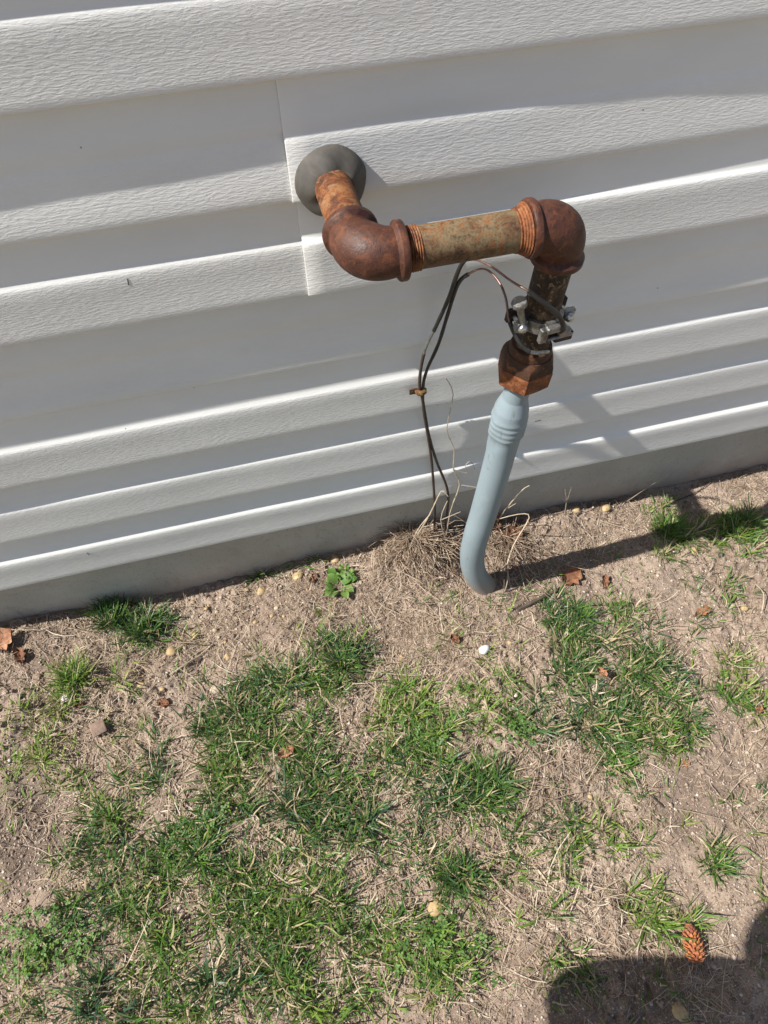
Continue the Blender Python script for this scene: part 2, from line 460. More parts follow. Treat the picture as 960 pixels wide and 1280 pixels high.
# profile of one board: distance below the lip of the board above, depth behind the lip plane (+ is inward)
def board(k, x0, x1, off, face_top=.0028, rec=.0115, led=.048, soft=.009, hol=.0009, grain=1.0, seed=0, endlip=False, thick=.0013):
    ztop = -(k - 2) * EXPO      # course 1 ends at z = 0
    s1 = led + soft * 1.9
    us = [(-.016, rec + .0015), (0, rec + .0005), (.008, rec), (led * .42, rec - .0006), (led * .75, rec - .0022), (led - .001, rec - .0042),
          (led + soft * .35, (rec + face_top) / 2), (led + soft * .75, face_top + .0022), (led + soft * 1.05, face_top + .0010), (led + soft * 1.5, face_top + .0002),
          *[(s1 + (EXPO - .012 - s1) * k_, face_top * (1 - k_) ** 1.4 + hol * math.sin(math.pi * k_ ** 1.3)) for k_ in (.18, .42, .72)],
          (EXPO - .010, .0002), (EXPO - .0022, -.0002), (EXPO - .0006, .0001), (EXPO, .0010)]
    back = [(EXPO, rec - .002), (EXPO - .0014, rec - .002)] + [(max(u_ - .0014, -.016) if u_ > led else u_, d_ + thick) for (u_, d_) in us[::-1][2:]]
    gr = [0, .05, .06, .06, .08, .12, .2, .4, 1, 1, 1, 1, 1, 1, .8, .3, 0] + [0] * len(back)
    prof = us + back
    xs = sorted(set([x0, x0 + .0015, x1] + [float(t) for t in np.arange(math.ceil(x0 / .035) * .035, x1, .035)]))
    xa = np.array(xs)
    wav = .0011 * (vnoise(xa * 2.3 + .3, xa * 0 + .5) * 2) + .0006 * (vnoise(xa * 3.3 + seed * 3.7, xa * 0 + seed) * 2) + .0004 * (vnoise(xa * 9 + seed, xa * 0 + seed + 7) * 2)
    wz = .0012 * (vnoise(xa * 2 + seed * 1.3, xa * 0 + 3.3 + seed) * 2)
    vs, g = [], []
    for i, x in enumerate(xs):
        o_ = off(x) if callable(off) else off
        if endlip and i == 0: o_ += .0009
        for (u_, d_), g_ in zip(prof, gr):
            t = min(max(u_ / EXPO, 0), 1)
            vs.append((x, d_ + o_ + wav[i], ztop - u_ + wz[i] * t)); g.append(g_ * grain)
    n = len(prof); fs = []
    for i in range(len(xs) - 1):
        for j in range(n):
            a, b_ = i * n + j, i * n + (j + 1) % n
            fs.append((a, b_, b_ + n, a + n))
    fs.append(tuple(range(n))); fs.append(tuple(range((len(xs) - 1) * n, len(xs) * n)))
    ob = mesh_obj('siding_board', vs, fs, M['vinyl'], wall, True, 50)
    at_ = ob.data.attributes.new('grain', 'FLOAT', 'POINT'); at_.data.foreach_set('value', g)
    return ob
lerp = lambda x, a, b, u_, v_: u_ + (v_ - u_) * min(max((x - a) / (b - a), 0), 1)
for k in range(-14, 1):
    board(k, XL, XR, 0.0 if k % 2 else .0008, seed=40 + k)
board(1, XL, XR, -.0006, seed=1)
board(2, XL, .115, lambda x: lerp(x, -.6, .1, .0004, -.0004), face_top=.0062, led=.050, soft=.014, seed=2)
board(2, SEAM, XR, lambda x: lerp(x, .22, .70, -.0038, .0008), face_top=.0044, led=.048, soft=.012, seed=3, endlip=True)
board(3, XL, .115, -.0032, face_top=.0020, seed=4, soft=.009)
board(3, SEAM + .005, XR, -.0056, face_top=.0016, seed=5, soft=.007, endlip=True)
board(4, XL, XR, lambda x: lerp(x, .25, 1.0, .0044, .0002), face_top=.0056, rec=.0092, led=.050, soft=.022, seed=6, grain=.8)
board(5, XL, XR, -.0012, face_top=.0014, seed=7)
board(6, XL, XR, -.0022, face_top=.0014, seed=8)
board(7, XL, XR, -.0046, face_top=.0004, seed=9, soft=.009)

# small nicks and scuffs on the boards
bpy.context.view_layer.update()
dg = bpy.context.evaluated_depsgraph_get()
for (x_, z_, L_n, a_n) in ((-.1258, -.1943, .0085, 1.45), (-.3505, -.7080, .0080, 1.75), (.4546, -.5989, .0110, .05), (-.0929, -.3851, .0040, 1.5), (.2707, -.5178, .0050, 1.2), (.46, -.36, .0035, .3)):
    hit, loc_n, nor, *_ = S.ray_cast(dg, V((x_, -.08, z_)), V((0, 1, 0)))
    if hit:
        t_n = V((math.cos(a_n), 0, math.sin(a_n))); t_n = (t_n - nor * t_n.dot(nor)).normalized()
        nk = MB().box(loc_n + nor * .0001, L_n, .0011, .0005, (t_n, nor.cross(t_n), nor)); nk.build('nick', M['nick'], wall, smooth=False)

# ------------------------------------------------------------------ rusty pipe run
E1 = V((.1209, -.148, -.1054)); E2 = V((.3395, -.148, -.1045))
DN = (V((.3300, -.1405, -.330)) - E2).normalized()          # riser direction
pipe = thing('service_pipe', (.3351, -.148, -.93), 'rusty iron pipe with two elbows leaving the siding and dropping into the soil', 'pipe')
PR = .0211
def nicks(n_): return 0.006
stub = MB(); stub.tube([(.1209, .035, -.1054)] + [V((.1209, y_, -.1054)) for y_ in np.linspace(.02, -.112, 10)], PR, 32)
stub.build('pipe_section', M['rust_orange'], pipe)
bar = MB(); bar.tube([V((x_, -.148, -.1054 + (x_ - .1209) * .004)) for x_ in np.linspace(.158, .304, 14)], PR, 32)
bar_o = bar.build('pipe_section', M['rust_tan'], pipe)
def threads(p, d, n_, r0, r1, pitch, mat_, parent):
    pr_ = [(-.004, r0 - .004), (-.002, r0)]
    for i in range(n_):
        a_ = i * pitch; rr = r0 + (r1 - r0) * i / max(n_ - 1, 1)
        pr_ += [(a_, rr - .0009), (a_ + pitch * .5, rr + .0006)]
    pr_ += [(n_ * pitch, r1 - .0009), (n_ * pitch + .001, r1 - .004)]
    return MB().lathe(p, d, pr_, 32).build('thread', mat_, parent, angle=25)
threads((.1685, -.148, -.1052), (1, 0, 0), 5, PR + .0012, PR + .0008, .0026, M['rust_orange'], bar_o)
threads((.2845, -.148, -.1047), (1, 0, 0), 4, PR + .0012, .0264, .0025, M['rust_bright'], bar_o)
def elbow(c, din, dout, mat_, rb=.0246, rc=.0296, face=.046, cl=.0095):
    """c = crossing of the axes; din/dout point away from c along the two openings"""
    e_ = MB(); din = V(din).normalized(); dout = V(dout).normalized()
    rad = .031
    pts = []
    a = c + din * rad; b_ = c + dout * rad
    for i in range(17):
        th = i / 16 * math.pi / 2
        o_ = c + din * rad + dout * rad
        pts.append(o_ - dout * rad * math.cos(th) - din * rad * math.sin(th))
    pts = [c + din * (face - .004)] + [c + din * .036] + pts + [c + dout * .036] + [c + dout * (face - .004)]
    rr = [rb + .0030 * math.sin(min(max((i - 1) / 18, 0), 1) * math.pi) for i in range(len(pts))]
    e_.tube(pts, rr, 32)
    eo = e_.build('elbow', mat_, pipe)
    for d_ in (din, dout):
        MB().lathe(c, d_, [(face - cl - .004, rb - .001), (face - cl - .0015, rb + .0006), (face - cl + .0004, rc - .0010), (face - cl + .0018, rc - .0001), (face - cl + .004, rc), (face - .0022, rc), (face - .0008, rc - .0008), (face, rc - .0026), (face - .0005, PR - .001)], 36).build('collar', mat_, eo, angle=30)
    return eo
elbow(E1, (0, 1, 0), (1, 0, 0), M['rust_elbow'])
elbow(E2, (-1, 0, 0), DN, M['rust_elbow'], face=.045)
ris = MB(); ris.tube([E2 + DN * t for t in np.linspace(.035, .215, 12)], PR - .0003, 32)
ris.build('riser', M['rust_riser'], pipe)
# fitting under the riser: round neck, dark shouldered top and bright rusted hexagonal sides
P_ = lambda t: E2 + DN * t
DR = V((1, .12, 0)); DR = (DR - DN * DR.dot(DN)).normalized()      # to the right across the riser
DF = DN.cross(DR).normalized()                                       # toward the viewer
if DF.y > 0: DF = -DF
MB().lathe(P_(0), DN, [(.165, PR - .001), (.166, PR + .004), (.174, PR + .0062), (.180, PR + .0056), (.182, PR)], 32).build('neck_ring', M['rust_nut'], pipe)
def hexring(prof):
    """a six sided solid; roundness 1 = circle, 0 = sharp hexagon"""
    rs = []
    for t, r_, rd in prof:
        ring = []
        for j in range(48):
            a_ = 2 * math.pi * j / 48 - .10
            k_ = math.cos(math.pi / 6) / math.cos(((a_ + .10) % (math.pi / 3)) - math.pi / 6)
            k_ = k_ * (1 - rd) + rd
            ring.append(P_(t) + (DR * math.cos(a_) + DF * math.sin(a_)) * r_ * k_)
        rs.append(ring)
    return MB().rings(rs)
hx = hexring([(.176, .0215, 1), (.1775, .0285, .85), (.182, .0325, .45), (.189, .0352, .10), (.1960, .0362, .02), (.1970, .0362, 0)]).build('hex_fitting', M['rust_nut'], pipe, angle=24)
hexring([(.1964, .030, 0), (.1972, .0364, 0), (.1985, .0369, 0), (.2220, .0362, 0), (.2250, .0338, .25), (.2260, .0295, .6), (.2255, .018, 1)]).build('hex_side', M['rust_bright'], hx, angle=24)
# coated lower pipe
ax = smooth_path([P_(.222), (.3272, -.1388, -.3576), (.3252, -.137, -.4063), (.3229, -.134, -.5165), (.3165, -.131, -.6475), (.3112, -.130, -.7148), (.3100, -.129, -.770), (.3145, -.128, -.822), (.328, -.127, -.878), (.352, -.126, -.930), (.385, -.126, -.99)], 8)
L_ = [0.0]
for i in range(1, len(ax)): L_.append(L_[-1] + (ax[i] - ax[i - 1]).length)
def prof_r(s):
    return float(np.interp(s, [0, .040, .050, .062, .072, .079, .084, .089, .095, .100, .106, .111, .117, .124, .3, 1], [.0172, .0174, .0204, .0236, .0246, .0260, .0246, .0261, .0246, .0258, .0244, .0252, .0230, .0222, .0226, .0228]))
den = []; dr = []
for i in range(len(ax) - 1):
    steps = 5 if L_[i] < .13 else 1
    for s_ in range(steps):
        t = s_ / steps; den.append(ax[i].lerp(ax[i + 1], t)); dr.append(prof_r(L_[i] + t * (L_[i + 1] - L_[i])))
lowp = MB().tube(den, dr, 32)
for v_ in lowp.v:                                       # slight unevenness of the folded sleeve
    if -.48 < v_.z < -.405:
        v_.x += .0012 * math.sin(v_.y * 190 + v_.z * 60)
lowp.build('lower_pipe', M['pipe_paint'], pipe)

# rubber boot where the pipe leaves the wall
boot = thing('pipe_boot', (.1209, 0, -.1054), 'round dark grey rubber boot round the pipe where it enters the siding', 'pipe boot')
bt = MB().lathe((.1215, 0, -.1085), (0, -1, 0), [(-.012, .034), (-.002, .0395), (.003, .0402), (.008, .0388), (.013, .0355), (.018, .0312), (.0215, .0272), (.0235, .0240), (.0240, .0222), (.018, .0213), (.0, .0205)], 44)
for v_ in bt.v:
    a_ = math.atan2(v_.z + .1085, v_.x - .1215); rr_ = math.hypot(v_.z + .1085, v_.x - .1215)
    k_ = 1 + .016 * math.sin(2 * a_ + 1) + .007 * math.sin(5 * a_) * (rr_ > .025)
    if rr_ > .0225:
        v_.x = .1215 + (v_.x - .1215) * k_; v_.z = -.1085 + (v_.z + .1085) * k_
    v_.y += .0018 * math.sin(5 * a_ + 2)
bt.build('rubber_cone', M['rubber'], boot)

# ------------------------------------------------------------------ grounding clamp
CL = P_(.120)
clamp = thing('ground_clamp', CL, 'dull metal grounding clamp with screws bolted round the dark riser pipe', 'clamp')
AX = (DR, DF, DN)
def loc_(r_, f2, a_): return CL + DR * r_ + DF * f2 + DN * a_
def band(r_in, r_out, h0, h1, a0, a1, n_=18):
    b_ = MB(); rs = []
    for i in range(n_ + 1):
        th = a0 + (a1 - a0) * i / n_
        d_ = DR * math.cos(th) + DF * math.sin(th)
        rs.append([CL + d_ * r_in + DN * h0, CL + d_ * r_out + DN * h0, CL + d_ * r_out + DN * h1, CL + d_ * r_in + DN * h1])
    return b_.rings(rs)
fj = band(.0212, .0262, -.007, .009, R(18), R(162))
fj.box(loc_(.0315, .010, .001), .016, .007, .016, AX, .001); fj.box(loc_(-.0315, .010, .001), .016, .007, .016, AX, .001)
fj.build('front_jaw', M['zinc'], clamp, angle=30)
rj = band(.0212, .0265, -.008, .010, R(198), R(342))
rj.box(loc_(.0315, -.010, .001), .016, .007, .017, AX, .001); rj.box(loc_(-.0315, -.010, .001), .016, .007, .017, AX, .001)
rj.build('rear_jaw', M['dark_iron'], clamp, angle=30)
for s_ in (-1, 1):
    b_ = MB(); b_.tube([loc_(.031 * s_, -.022, .001), loc_(.031 * s_, .015, .001)], .003, 12)
    b_.lathe(loc_(.031 * s_, .013, .001), DF, [(0, .0050), (.002, .0062), (.0045, .0058), (.0065, .0042), (.0072, .0012)], 18)
    b_.build('screw', M['bolt'], clamp)
# wire lug with its own saddle and screw
lg = MB(); lg.box(loc_(.004, .0295, -.002), .026, .009, .009, AX, .0014); lg.box(loc_(.018, .0285, .008), .016, .008, .010, AX, .0012)
lg.box(loc_(-.010, .0285, .006), .010, .007, .020, AX, .001); lg.box(loc_(.012, .031, .012), .034, .004, .004, AX, .001)
lg.build('wire_lug', M['zinc'], clamp, angle=30)
dk = MB(); dk.box(loc_(.020, .024, .0165), .024, .013, .013, AX, .0015); dk.build('lug_base', M['dark_iron'], clamp, angle=30)
lb = MB(); a_, b2 = loc_(-.029, .012, .000), loc_(-.041, .012, -.034)
lb.tube([a_, b2], .0042, 14); lb.lathe(b2, (b2 - a_), [(-.002, .0045), (0, .0088), (.0035, .0092), (.0055, .0082), (.006, .004)], 20)
lb.build('long_screw', M['zinc'], clamp)

# ------------------------------------------------------------------ grounding wires
def wire(name, pts, spans, label):
    """spans: (first, last, radius, material, part name) in control point indices"""
    t_ = thing(name, pts[-1], label, 'wire', 'grounding wires')
    P6 = smooth_path(pts, 6)
    for (a_, b_, r_, m_, nm) in spans:
        seg_ = P6[int(a_ * 6):int(b_ * 6) + 1]
        rr = [r_ * (1 + .05 * math.sin(i * 1.7)) for i in range(len(seg_))]
        MB().tube(seg_, rr, 10).build(nm, M[m_], t_)
    return t_
W1 = [(.3500, -.172, -.2310), (.3475, -.1800, -.2180), (.3330, -.1830, -.1930), (.3022, -.1740, -.1661), (.2861, -.155, -.1616), (.2729, -.12, -.1635), (.2633, -.09, -.1744), (.2581, -.07, -.1961), (.2547, -.045, -.2649), (.2459, -.03, -.3187), (.2346, -.018, -.3759), (.2324, -.010, -.4424), (.2395, -.009, -.4847), (.2521, -.009, -.5645), (.2702, -.009, -.6446), (.2949, -.010, -.7312), (.300, -.012, -.80), (.296, -.016, -.93)]
wire('ground_wire', W1, [(0, 3.2, .0030, 'insul', 'insulation'), (3.2, 6.8, .0014, 'copper', 'bare_wire'), (6.8, 9.2, .0028, 'insul', 'insulation'), (9.2, 10, .0019, 'zinc', 'bare_wire'), (10, 17, .0024, 'wire_brown', 'insulation')],
     'black and bare copper wire running from the top of the clamp, upper of the two')
W2 = [(.3384, -.1760, -.2560), (.3157, -.1780, -.2500), (.3036, -.1690, -.2420), (.2939, -.15, -.2223), (.2912, -.135, -.1992), (.2873, -.115, -.1892), (.2796, -.09, -.1904), (.2684, -.07, -.2105), (.2621, -.055, -.2354), (.2598, -.035, -.2959), (.2546, -.02, -.3608), (.2421, -.012, -.4165), (.2385, -.009, -.4562), (.2417, -.009, -.5072), (.2568, -.009, -.6075), (.2671, -.009, -.702), (.2740, -.012, -.80), (.2770, -.016, -.93)]
wire('ground_wire', W2, [(0, 1.2, .0024, 'zinc', 'bare_wire'), (1.2, 3, .0028, 'insul', 'insulation'), (3, 7, .0014, 'copper', 'bare_wire'), (7, 10.5, .0027, 'insul', 'insulation'), (10.5, 17, .0024, 'wire_brown', 'insulation')],
     'black and bare copper wire hooked round the front under the clamp, lower of the two')
clip = thing('cable_clip', (.2302, -.003, -.4617), 'small rusty metal strap clip holding the two wires against the siding', 'clip')
c_ = MB(); c_.box((.2235, -.0075, -.4600), .012, .0022, .012, bev=.0006); c_.build('clip_tab', M['clip'], clip)
c_ = MB(); c_.tube([(.2285, -.0065, -.4600), (.2310, -.0125, -.4603), (.2352, -.0140, -.4605), (.2395, -.0120, -.4607), (.2415, -.0065, -.4610)], [.0042, .0046, .0046, .0046, .004], 8); c_.build('clip_strap', M['clip'], clip)
c_ = MB(); c_.lathe((.2225, -.0086, -.4600), (0, -1, 0), [(0, .003), (.0012, .003), (.002, .0015)], 12); c_.build('nail_head', M['dark_iron'], clip)

# ------------------------------------------------------------------ blades and straw (numpy ribbons)
def blades(x, y, az, ln, lean, curl, wd, tint, zoff=0.0, prof=(.8, 1.0, .72, .06), sway=None):
    n = len(x); T = np.linspace(0, 1, 4)
    co = np.zeros((n, 4, 2, 3)); px = x.copy(); py = y.copy(); pz = ground_z(x, y) + zoff
    sx, sy = -np.sin(az), np.cos(az)
    roll = rng.uniform(-.6, .6, n)
    a0 = az.copy()
    for i in range(4):
        hw = wd * prof[i] * .5
        co[:, i, 0] = np.stack([px - sx * hw * np.cos(roll), py - sy * hw * np.cos(roll), pz - hw * np.sin(roll)], 1)
        co[:, i, 1] = np.stack([px + sx * hw * np.cos(roll), py + sy * hw * np.cos(roll), pz + hw * np.sin(roll)], 1)
        if i < 3:
            ang = lean + curl * (i + .5) / 3
            st = ln / 3
            aa = a0 + (0 if sway is None else sway * (i - 1))
            px = px + np.cos(aa) * np.sin(ang) * st; py = py + np.sin(aa) * np.sin(ang) * st; pz = pz + np.cos(ang) * st
            floor = ground_z(px, py) + .0006
            pz = np.maximum(pz, floor)
            py = np.minimum(py, .018)
    base = (np.arange(n) * 8)[:, None, None]
    k = np.array([[0, 1, 3, 2], [2, 3, 5, 4], [4, 5, 7, 6]])[None]
    quads = (base + k).reshape(-1, 4)
    tt = np.repeat(tint, 8)
    return co.reshape(-1, 3), quads, tt
def join(parts):
    cs, qs, ts = [], [], []; n = 0
    for c, q_, t in parts:
        cs.append(c); qs.append(q_ + n); ts.append(t); n += len(c)
    return np.concatenate(cs), np.concatenate(qs), np.concatenate(ts)

PATCHES = [(-0.322,-0.046,0.060,0.041,0.55,'g'),
(-0.452,-0.130,0.030,0.044,0.9,'b'),
(-0.519,-0.206,0.065,0.061,0.8,'y'),
(-0.547,-0.117,0.045,0.032,0.35,'g'),
(0.032,-0.223,0.060,0.054,0.9,'g'),
(-0.098,-0.269,0.131,0.069,0.9,'g'),
(-0.217,-0.298,0.093,0.056,0.75,'g'),
(-0.222,-0.401,0.204,0.087,0.75,'g'),
(-0.335,-0.486,0.142,0.106,0.75,'g'),
(-0.068,-0.530,0.169,0.101,0.7,'g'),
(0.019,-0.443,0.150,0.076,0.75,'g'),
(0.123,-0.349,0.086,0.077,0.7,'b'),
(0.176,-0.347,0.072,0.057,0.6,'c'),
(0.298,-0.348,0.059,0.080,0.55,'b'),
(0.213,-0.499,0.057,0.045,0.85,'g'),
(0.296,-0.437,0.039,0.041,0.6,'c'),
(0.498,-0.268,0.069,0.090,0.85,'g'),
(0.580,-0.323,0.068,0.073,0.6,'g'),
(0.441,-0.400,0.080,0.073,0.9,'g'),
(0.598,-0.425,0.073,0.092,0.9,'g'),
(0.497,-0.482,0.092,0.049,0.8,'g'),
(0.471,-0.504,0.042,0.028,0.5,'c'),
(0.774,-0.439,0.077,0.100,0.75,'b'),
(0.686,-0.587,0.034,0.067,0.45,'g'),
(0.780,-0.089,0.058,0.073,0.75,'b'),
(0.911,-0.123,0.076,0.054,0.8,'b'),
(0.392,-0.629,0.059,0.059,0.55,'b'),
(0.296,-0.659,0.057,0.088,0.65,'g'),
(0.232,-0.612,0.058,0.046,0.5,'g'),
(0.421,-0.742,0.059,0.041,0.8,'y'),
(0.556,-0.683,0.039,0.059,0.55,'b'),
(0.477,-0.570,0.041,0.023,0.35,'g'),
(-0.374,-0.640,0.077,0.049,0.75,'g'),
(-0.230,-0.625,0.104,0.085,0.8,'g'),
(-0.089,-0.698,0.083,0.053,0.7,'g'),
(0.067,-0.716,0.078,0.049,0.6,'y'),
(0.083,-0.705,0.061,0.040,0.7,'c'),
(-0.490,-0.543,0.080,0.043,0.55,'c'),
(-0.529,-0.623,0.047,0.022,0.5,'b'),
(0.138,-0.618,0.054,0.031,0.8,'g'),
(0.278,-0.765,0.048,0.040,0.7,'g'),
(-0.049,0.030,0.046,0.019,0.5,'g'),
(0.060,0.025,0.050,0.019,0.5,'g'),
(-0.255,-0.457,0.066,0.059,0.5,'c'),
(0.727,-0.200,0.049,0.056,0.12,'b'),
(0.846,-0.259,0.032,0.073,0.3,'b'),
(0.328,-0.581,0.040,0.037,0.3,'g'),
(-0.433,-0.334,0.048,0.040,0.5,'g'),
(-0.373,-0.159,0.022,0.019,0.5,'y'),
(-0.360,-0.209,0.037,0.044,0.35,'y'),
(0.199,-0.702,0.037,0.042,0.25,'g'),
(-0.013,-0.637,0.074,0.052,0.6,'g'),
(-0.155,-0.578,0.076,0.043,0.6,'b'),
(-0.382,0.005,0.038,0.039,0.4,'g'),
(0.571,-0.234,0.047,0.035,0.25,'g'),
(0.603,-0.749,0.015,0.029,0.6,'y'),
(0.449,-0.840,0.071,0.040,0.2,'g'),
(0.238,-0.243,0.030,0.040,0.35,'g'),
(0.076,-0.059,0.029,0.025,0.25,'g'),
(-0.448,-0.469,0.051,0.046,0.5,'b'),
(0.876,0.014,0.021,0.023,0.4,'b'),
(0.596,-0.624,0.016,0.026,0.3,'g'),
(-0.017,-0.751,0.070,0.028,0.5,'g'),
(0.383,-0.445,0.071,0.028,0.3,'g')]
rot_ = R(-13.5)
TINT = {'g': .27, 'b': .55, 'y': .72, 'c': .5}
tx, ty, tk, tt_ = [], [], [], []
cl_x, cl_y = [], []
for (cx, cy, rx, ry, d, t) in PATCHES:
    n = int(d * math.pi * rx * ry * 5000)
    r_ = np.sqrt(rng.random(n)) * 1.12; a_ = rng.uniform(0, 2 * math.pi, n)
    ex, ey = r_ * rx * np.cos(a_), r_ * ry * np.sin(a_)
    xx = cx + ex * math.cos(rot_) - ey * math.sin(rot_); yy = cy + ex * math.sin(rot_) + ey * math.cos(rot_)
    keep = fbm(xx, yy, 15, 3) + rng.normal(0, .11, n) > (.03 - .24 * d + .30 * (r_ - .55))
    xx, yy = xx[keep], yy[keep]
    if t == 'c':
        cl_x.append(xx); cl_y.append(yy)
        xx, yy = xx[::3], yy[::3]
    tx.append(xx); ty.append(yy); tk.append(np.full(len(xx), TINT[t])); tt_.append(np.full(len(xx), d))
# thin stray tufts everywhere
n = 520; tx.append(rng.uniform(-.75, 1.2, n)); ty.append(rng.uniform(-.98, -.08, n)); tk.append(np.full(n, .5)); tt_.append(np.full(n, .12))
# the lawn past the frame, so that it goes on
for (ax0, ax1, ay0, ay1, nn) in ((-2.0, -.7, -1.6, -.05, 1500), (1.15, 2.4, -1.6, -.1, 700), (-.7, 1.15, -1.9, -.97, 1500)):
    tx.append(rng.uniform(ax0, ax1, nn)); ty.append(rng.uniform(ay0, ay1, nn)); tk.append(np.full(nn, .4)); tt_.append(np.full(nn, .4))
tx, ty, tk, td = map(np.concatenate, (tx, ty, tk, tt_))
def tuft_blades(x, y, tint, nb, ln, spread=.010, leanr=(.35, 1.35), dry=.12):
    """x, y, tint, nb: one value per tuft"""
    rep = np.repeat(np.arange(len(x)), nb); n = len(rep)
    az = rng.uniform(0, 2 * math.pi, n); r_ = np.abs(rng.normal(0, spread, n))
    bx = x[rep] + np.cos(az) * r_; by = y[rep] + np.sin(az) * r_
    lean = rng.uniform(*leanr, n) * rng.uniform(.55, 1, n); curl = rng.uniform(-.1, 1.0, n)
    az2 = az + rng.normal(0, .6, n)
    L = ln[rep] * rng.uniform(.45, 1.25, n)
    tn = np.clip(tint[rep] + rng.normal(0, .17, n), 0, .90)
    tn = np.where(rng.random(n) < dry, rng.uniform(.92, 1, n), tn)
    by = np.minimum(by, .012)
    return blades(bx, by, az2, L, lean, curl, rng.uniform(.0011, .0030, n) * (1 + .25 * (L > .045)), tn, sway=rng.normal(0, .22, n))
nT = len(tx)
shade_ = np.clip(tk + .09 + fbm(tx, ty, 9, 2) * .55 + rng.normal(0, .07, nT), 0, .85)
nb = np.clip(rng.poisson(6 + 11 * td), 3, 40)
ln = np.clip(.022 + .018 * td + rng.normal(0, .006, nT) + .018 * fbm(tx, ty, 12, 2), .011, .065)
c, q_, t_ = tuft_blades(tx, ty, shade_, nb, ln, dry=.23)
tag(fast_mesh('grass', c, q_, M['grass'], t_), kind='stuff')

# dry thatch lying on the soil
n = 125000
sx_ = rng.uniform(-.76, 1.22, n); sy_ = rng.uniform(-1.0, .02, n)
dens = .24 + .75 * np.exp(-(((sx_ - .12) / .24) ** 2 + ((sy_ + .12) / .15) ** 2)) + .42 * np.exp(-(((sx_ + .05) / .5) ** 2 + ((sy_ + .55) / .3) ** 2)) + .30 * np.exp(-(((sx_ + .35) / .2) ** 2 + ((sy_ + .15) / .13) ** 2))
green_ = np.zeros(n)
for (cx, cy, rx, ry, d, t) in PATCHES:
    green_ = np.maximum(green_, d * np.exp(-(((sx_ - cx) / rx) ** 2 + ((sy_ - cy) / ry) ** 2)))
dens = dens * (1 - .40 * green_)
dens -= .20 * np.exp(-(((sx_ - .75) / .22) ** 2 + ((sy_ + .2) / .14) ** 2)) + .55 * np.exp(-(((sx_ + .54) / .10) ** 2 + ((sy_ + .38) / .09) ** 2))
keep = rng.random(n) < np.clip(dens + 1.3 * fbm(sx_, sy_, 11, 3), .02, 1)
sx_, sy_, green_ = sx_[keep], sy_[keep], green_[keep]; n = len(sx_)
L = np.where(rng.random(n) < .045, rng.uniform(.045, .10, n), rng.uniform(.004, .030, n))
s1 = blades(sx_, sy_, rng.uniform(0, 2 * math.pi, n), L, rng.uniform(1.15, 1.62, n), rng.uniform(-.25, .6, n), rng.uniform(.0006, .0013, n) * (1 + .75 * green_), np.clip(rng.normal(.50, .25, n) + .22 * green_, 0, 1), zoff=.001, prof=(.9, 1, .9, .5), sway=rng.normal(0, .25, n))
c, q_, t_ = s1
tag(fast_mesh('straw_thatch', c, q_, M['straw'], t_), kind='stuff')

# clods of soil and grit
n = 80000
kx = rng.uniform(-.74, 1.2, n); ky = rng.uniform(-.99, .015, n)
kz = ground_z(kx, ky); ks = np.exp(rng.normal(-6.42, .42, n))
cube = np.array([[i, j, k] for k in (-1, 1) for j in (-1, 1) for i in (-1, 1)], float) * .5
cq = np.array([(0, 2, 3, 1), (4, 5, 7, 6), (0, 1, 5, 4), (2, 6, 7, 3), (0, 4, 6, 2), (1, 3, 7, 5)])
kc = cube[None] * ks[:, None, None] * rng.uniform(.6, 1.4, (n, 8, 3)) * np.array([1, 1, .7])
ka = rng.uniform(0, 6.28, n); cs_, sn_ = np.cos(ka)[:, None], np.sin(ka)[:, None]
kc = np.stack([kc[..., 0] * cs_ - kc[..., 1] * sn_, kc[..., 0] * sn_ + kc[..., 1] * cs_, kc[..., 2]], -1) + np.stack([kx, ky, kz + ks * .15], 1)[:, None]
M['crumb'] = tinted('soil_crumb', [(0, (.13, .10, .08)), (.35, (.26, .19, .15)), (.7, (.38, .29, .225)), (.9, (.47, .385, .31)), (1, (.62, .57, .50))], 0, .9)
tag(fast_mesh('soil_crumbs', kc.reshape(-1, 3), (np.arange(n)[:, None, None] * 8 + cq[None]).reshape(-1, 4), M['crumb'], np.repeat(rng.random(n), 8)), kind='stuff')

# clover: small round leaflets in threes
clx, cly = np.concatenate(cl_x), np.concatenate(cl_y)
def clover(x, y, size, spread=.012, per=7):
    rep = np.repeat(np.arange(len(x)), per); n = len(rep)
    ox = x[rep] + rng.normal(0, spread, n); oy = np.minimum(y[rep] + rng.normal(0, spread, n), .012)
    oz = ground_z(ox, oy) + rng.uniform(.004, .018, n); tn = np.clip(rng.normal(.5, .2, n), 0, 1)
    a0 = rng.uniform(0, 6.28, n); tilt = rng.uniform(-.55, .55, (n, 2)); sz = size * rng.uniform(.6, 1.3, n)
    cs, qs, ts = [], [], []
    for j in range(3):
        a = a0 + j * 2.094
        pts = np.array([[0, 0, 0], [.55, -.45, .12], [1.0, -.30, .10], [1.05, 0, 0], [1.0, .30, .10], [.55, .45, .12], [.5, 0, -.04], [.85, 0, -.02]])
        lx = pts[None, :, 0] * sz[:, None]; ly = pts[None, :, 1] * sz[:, None]; lz = pts[None, :, 2] * sz[:, None]
        wx = lx * np.cos(a)[:, None] - ly * np.sin(a)[:, None]; wy = lx * np.sin(a)[:, None] + ly * np.cos(a)[:, None]
        lz = lz + wx * tilt[:, :1] + wy * tilt[:, 1:]
        cs.append(np.stack([wx + ox[:, None], wy + oy[:, None], lz + oz[:, None]], -1).reshape(-1, 3))
        qq = np.array([[0, 1, 6, 5], [1, 2, 7, 6], [6, 7, 4, 5], [2, 3, 4, 7]])
        qs.append((np.arange(n)[:, None, None] * 8 + qq[None]).reshape(-1, 4)); ts.append(np.repeat(tn, 8))
    return join(list(zip(cs, qs, ts)))
